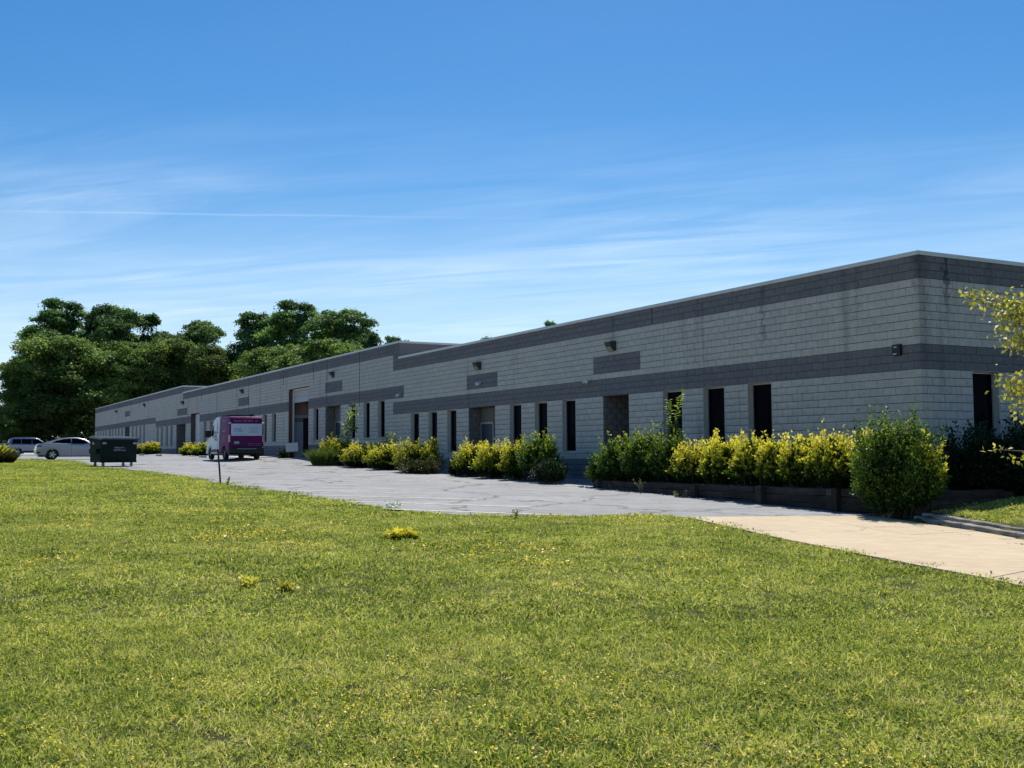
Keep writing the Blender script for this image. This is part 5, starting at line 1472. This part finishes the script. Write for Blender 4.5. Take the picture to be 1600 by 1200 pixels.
for s_ in (-1, 1):
    x0, x1 = (-W2 - .05, -.012) if s_ < 0 else (.012, W2 + .05)
    lid = MB(); n = 8
    for k in range(n):
        a = x0 + (x1 - x0) * k / n; c_ = x0 + (x1 - x0) * (k + 1) / n; mid = (a + c_) / 2
        for (p, q, h_) in ((a, mid, .0), (mid, c_, .045)):
            lid.add([(p, -D2 - .13, zt + .02), (q, -D2 - .13, zt + .02), (q, D2 + .06, zt + .14), (p, D2 + .06, zt + .14), (p, -D2 - .13, zt + .055 + h_), (q, -D2 - .13, zt + .055 + h_), (q, D2 + .06, zt + .175 + h_), (p, D2 + .06, zt + .175 + h_)],
                    [(0, 3, 2, 1), (4, 5, 6, 7), (0, 1, 5, 4), (1, 2, 6, 5), (2, 3, 7, 6), (3, 0, 4, 7)])
    lid.build('lid', M['dumpster_lid'], dm, fix=False)
    xs0 = W2 + .002 if s_ > 0 else -W2 - .17
    pk = MB(); pk.box(xs0, xs0 + .168, -.38, .30, .62, .66); pk.box(xs0, xs0 + .168, -.38, .30, .80, .84); pk.box(xs0 + (.13 if s_ > 0 else 0), xs0 + (.168 if s_ > 0 else .038), -.38, .30, .66, .80)
    pk.build('fork_pocket', M['dumpster'], dm)
for x in (-.72, .72):
    for y in (-.40, .40):
        cs = MB(); cs.box(x - .05, x + .05, y - .05, y + .05, .13, .20); cs.tube([(x, y - .03, .07), (x, y + .03, .07)], .07, 12); cs.build('caster', M['steel_rim'], dm)
mb = MB()
for x in (-.45, 0, .45): mb.box(x - .03, x + .03, -D2 - .075, -D2 - .02, .22, .34)
mb.box(-W2, W2, -D2 - .03, -D2 + .02, .18, .26); mb.build('base_rail', M['dumpster'], dm)
for (x0, x1) in ((-.86, -.66), (.70, .88)): flat('sticker', [(x0, -D2 - .062, 1.06), (x1, -D2 - .062, 1.06), (x1, -D2 - .066, 1.15), (x0, -D2 - .066, 1.15)], M['sticker'], dm)
flat('sticker', [(-W2 - .004, .30, 1.05), (-W2 - .004, .12, 1.05), (-W2 - .004, .12, 1.16), (-W2 - .004, .30, 1.16)], M['sticker'], dm)
glyphs(dm, (-.25, -D2 - .053, .86), (1, 0, 0), (0, 0, 1), .55, .09, 7, M['ink_pale'], 140); glyphs(dm, (-.28, -D2 - .048, .74), (1, 0, 0), (0, 0, 1), .62, .09, 9, M['ink_pale'], 141)

# ------------------------------------------------------------------ small things
pz = gh(-17.1, -12.72)
po = empty('marker_post', (-17.1, -12.72, pz)); tag(po, 'thin black leaning metal post with a white cap at the lawn edge', 'post')
d = Vector((-.04, -.10, 1.18))
MB().tube([(0, 0, -.15), tuple(d * .5), tuple(d)], .03, 6).build('shaft', M['black'], po)
MB().tube([tuple(d * .97), tuple(d * 1.03)], .038, 8).build('cap', M['white_plastic'], po)
ys = empty('yard_sign', (-42.05, -2.55, bh(-42.05, -2.55))); ys.rotation_euler = (0, R(-4), R(52)); tag(ys, 'small blank white yard sign on wire legs in front of the garage bay', 'sign')
MB().box(-.36, .36, -.008, .008, .42, .92).build('board', M['sticker'], ys)
for s_ in (-1, 1): MB().tube([(.2 * s_, 0, -.1), (.2 * s_, 0, .5)], .008, 5).build('leg', M['steel_rim'], ys)
for i, x in enumerate((-78.5, -71.0, -56.0)):
    t = empty('wheel_stop', (x, -4.4, bh(x, -4.4) + .02)); tag(t, 'weathered concrete wheel stop on the asphalt in front of the far beds', 'wheel stop', 'concrete wheel stops')
    w_ = MB(); w_.add([(-.9, -.09, 0), (.9, -.09, 0), (.9, .09, 0), (-.9, .09, 0), (-.86, -.05, .13), (.86, -.05, .13), (.86, .05, .13), (-.86, .05, .13)], [(0, 3, 2, 1), (4, 5, 6, 7), (0, 1, 5, 4), (1, 2, 6, 5), (2, 3, 7, 6), (3, 0, 4, 7)])
    w_.build('stop', M['concrete_far'], t, bevel=.012)
    t['label'] = ('weathered concrete wheel stop before the far entrance', 'weathered concrete wheel stop by the white roll-up door', 'weathered concrete wheel stop past the front of the van')[i]
strip('walkway', np.linspace(-52.5, -46, 8), lambda x: -3.9, lambda x: -.05, 6, .05, M['concrete_far'], 'structure')
st = MB(); r = random.Random(4)
for k in range(26):
    x = r.uniform(-10.35, -9.9); y = -3.1 - r.random() * .25; s_ = r.uniform(.02, .06); z = bh(x, y) + .02
    if k > 9: x = r.uniform(-8.5, -4.2); y = -3.22 - r.random() * .2; s_ = r.uniform(.012, .03); z = bh(x, y) + .02
    t = [Vector((r.uniform(-1, 1), r.uniform(-1, 1), r.uniform(-.5, .8))).normalized() * s_ for _ in range(8)]
    st.box(x - s_, x + s_ * .8, y - s_ * .7, y + s_ * .7, z - .01, z + s_)
o = st.build('rubble', M['concrete_far'], None, bevel=.006); tag(o, 'loose pale rubble along the foot of the timber wall', 'rubble', kind='stuff')
print('objects', len(bpy.data.objects))
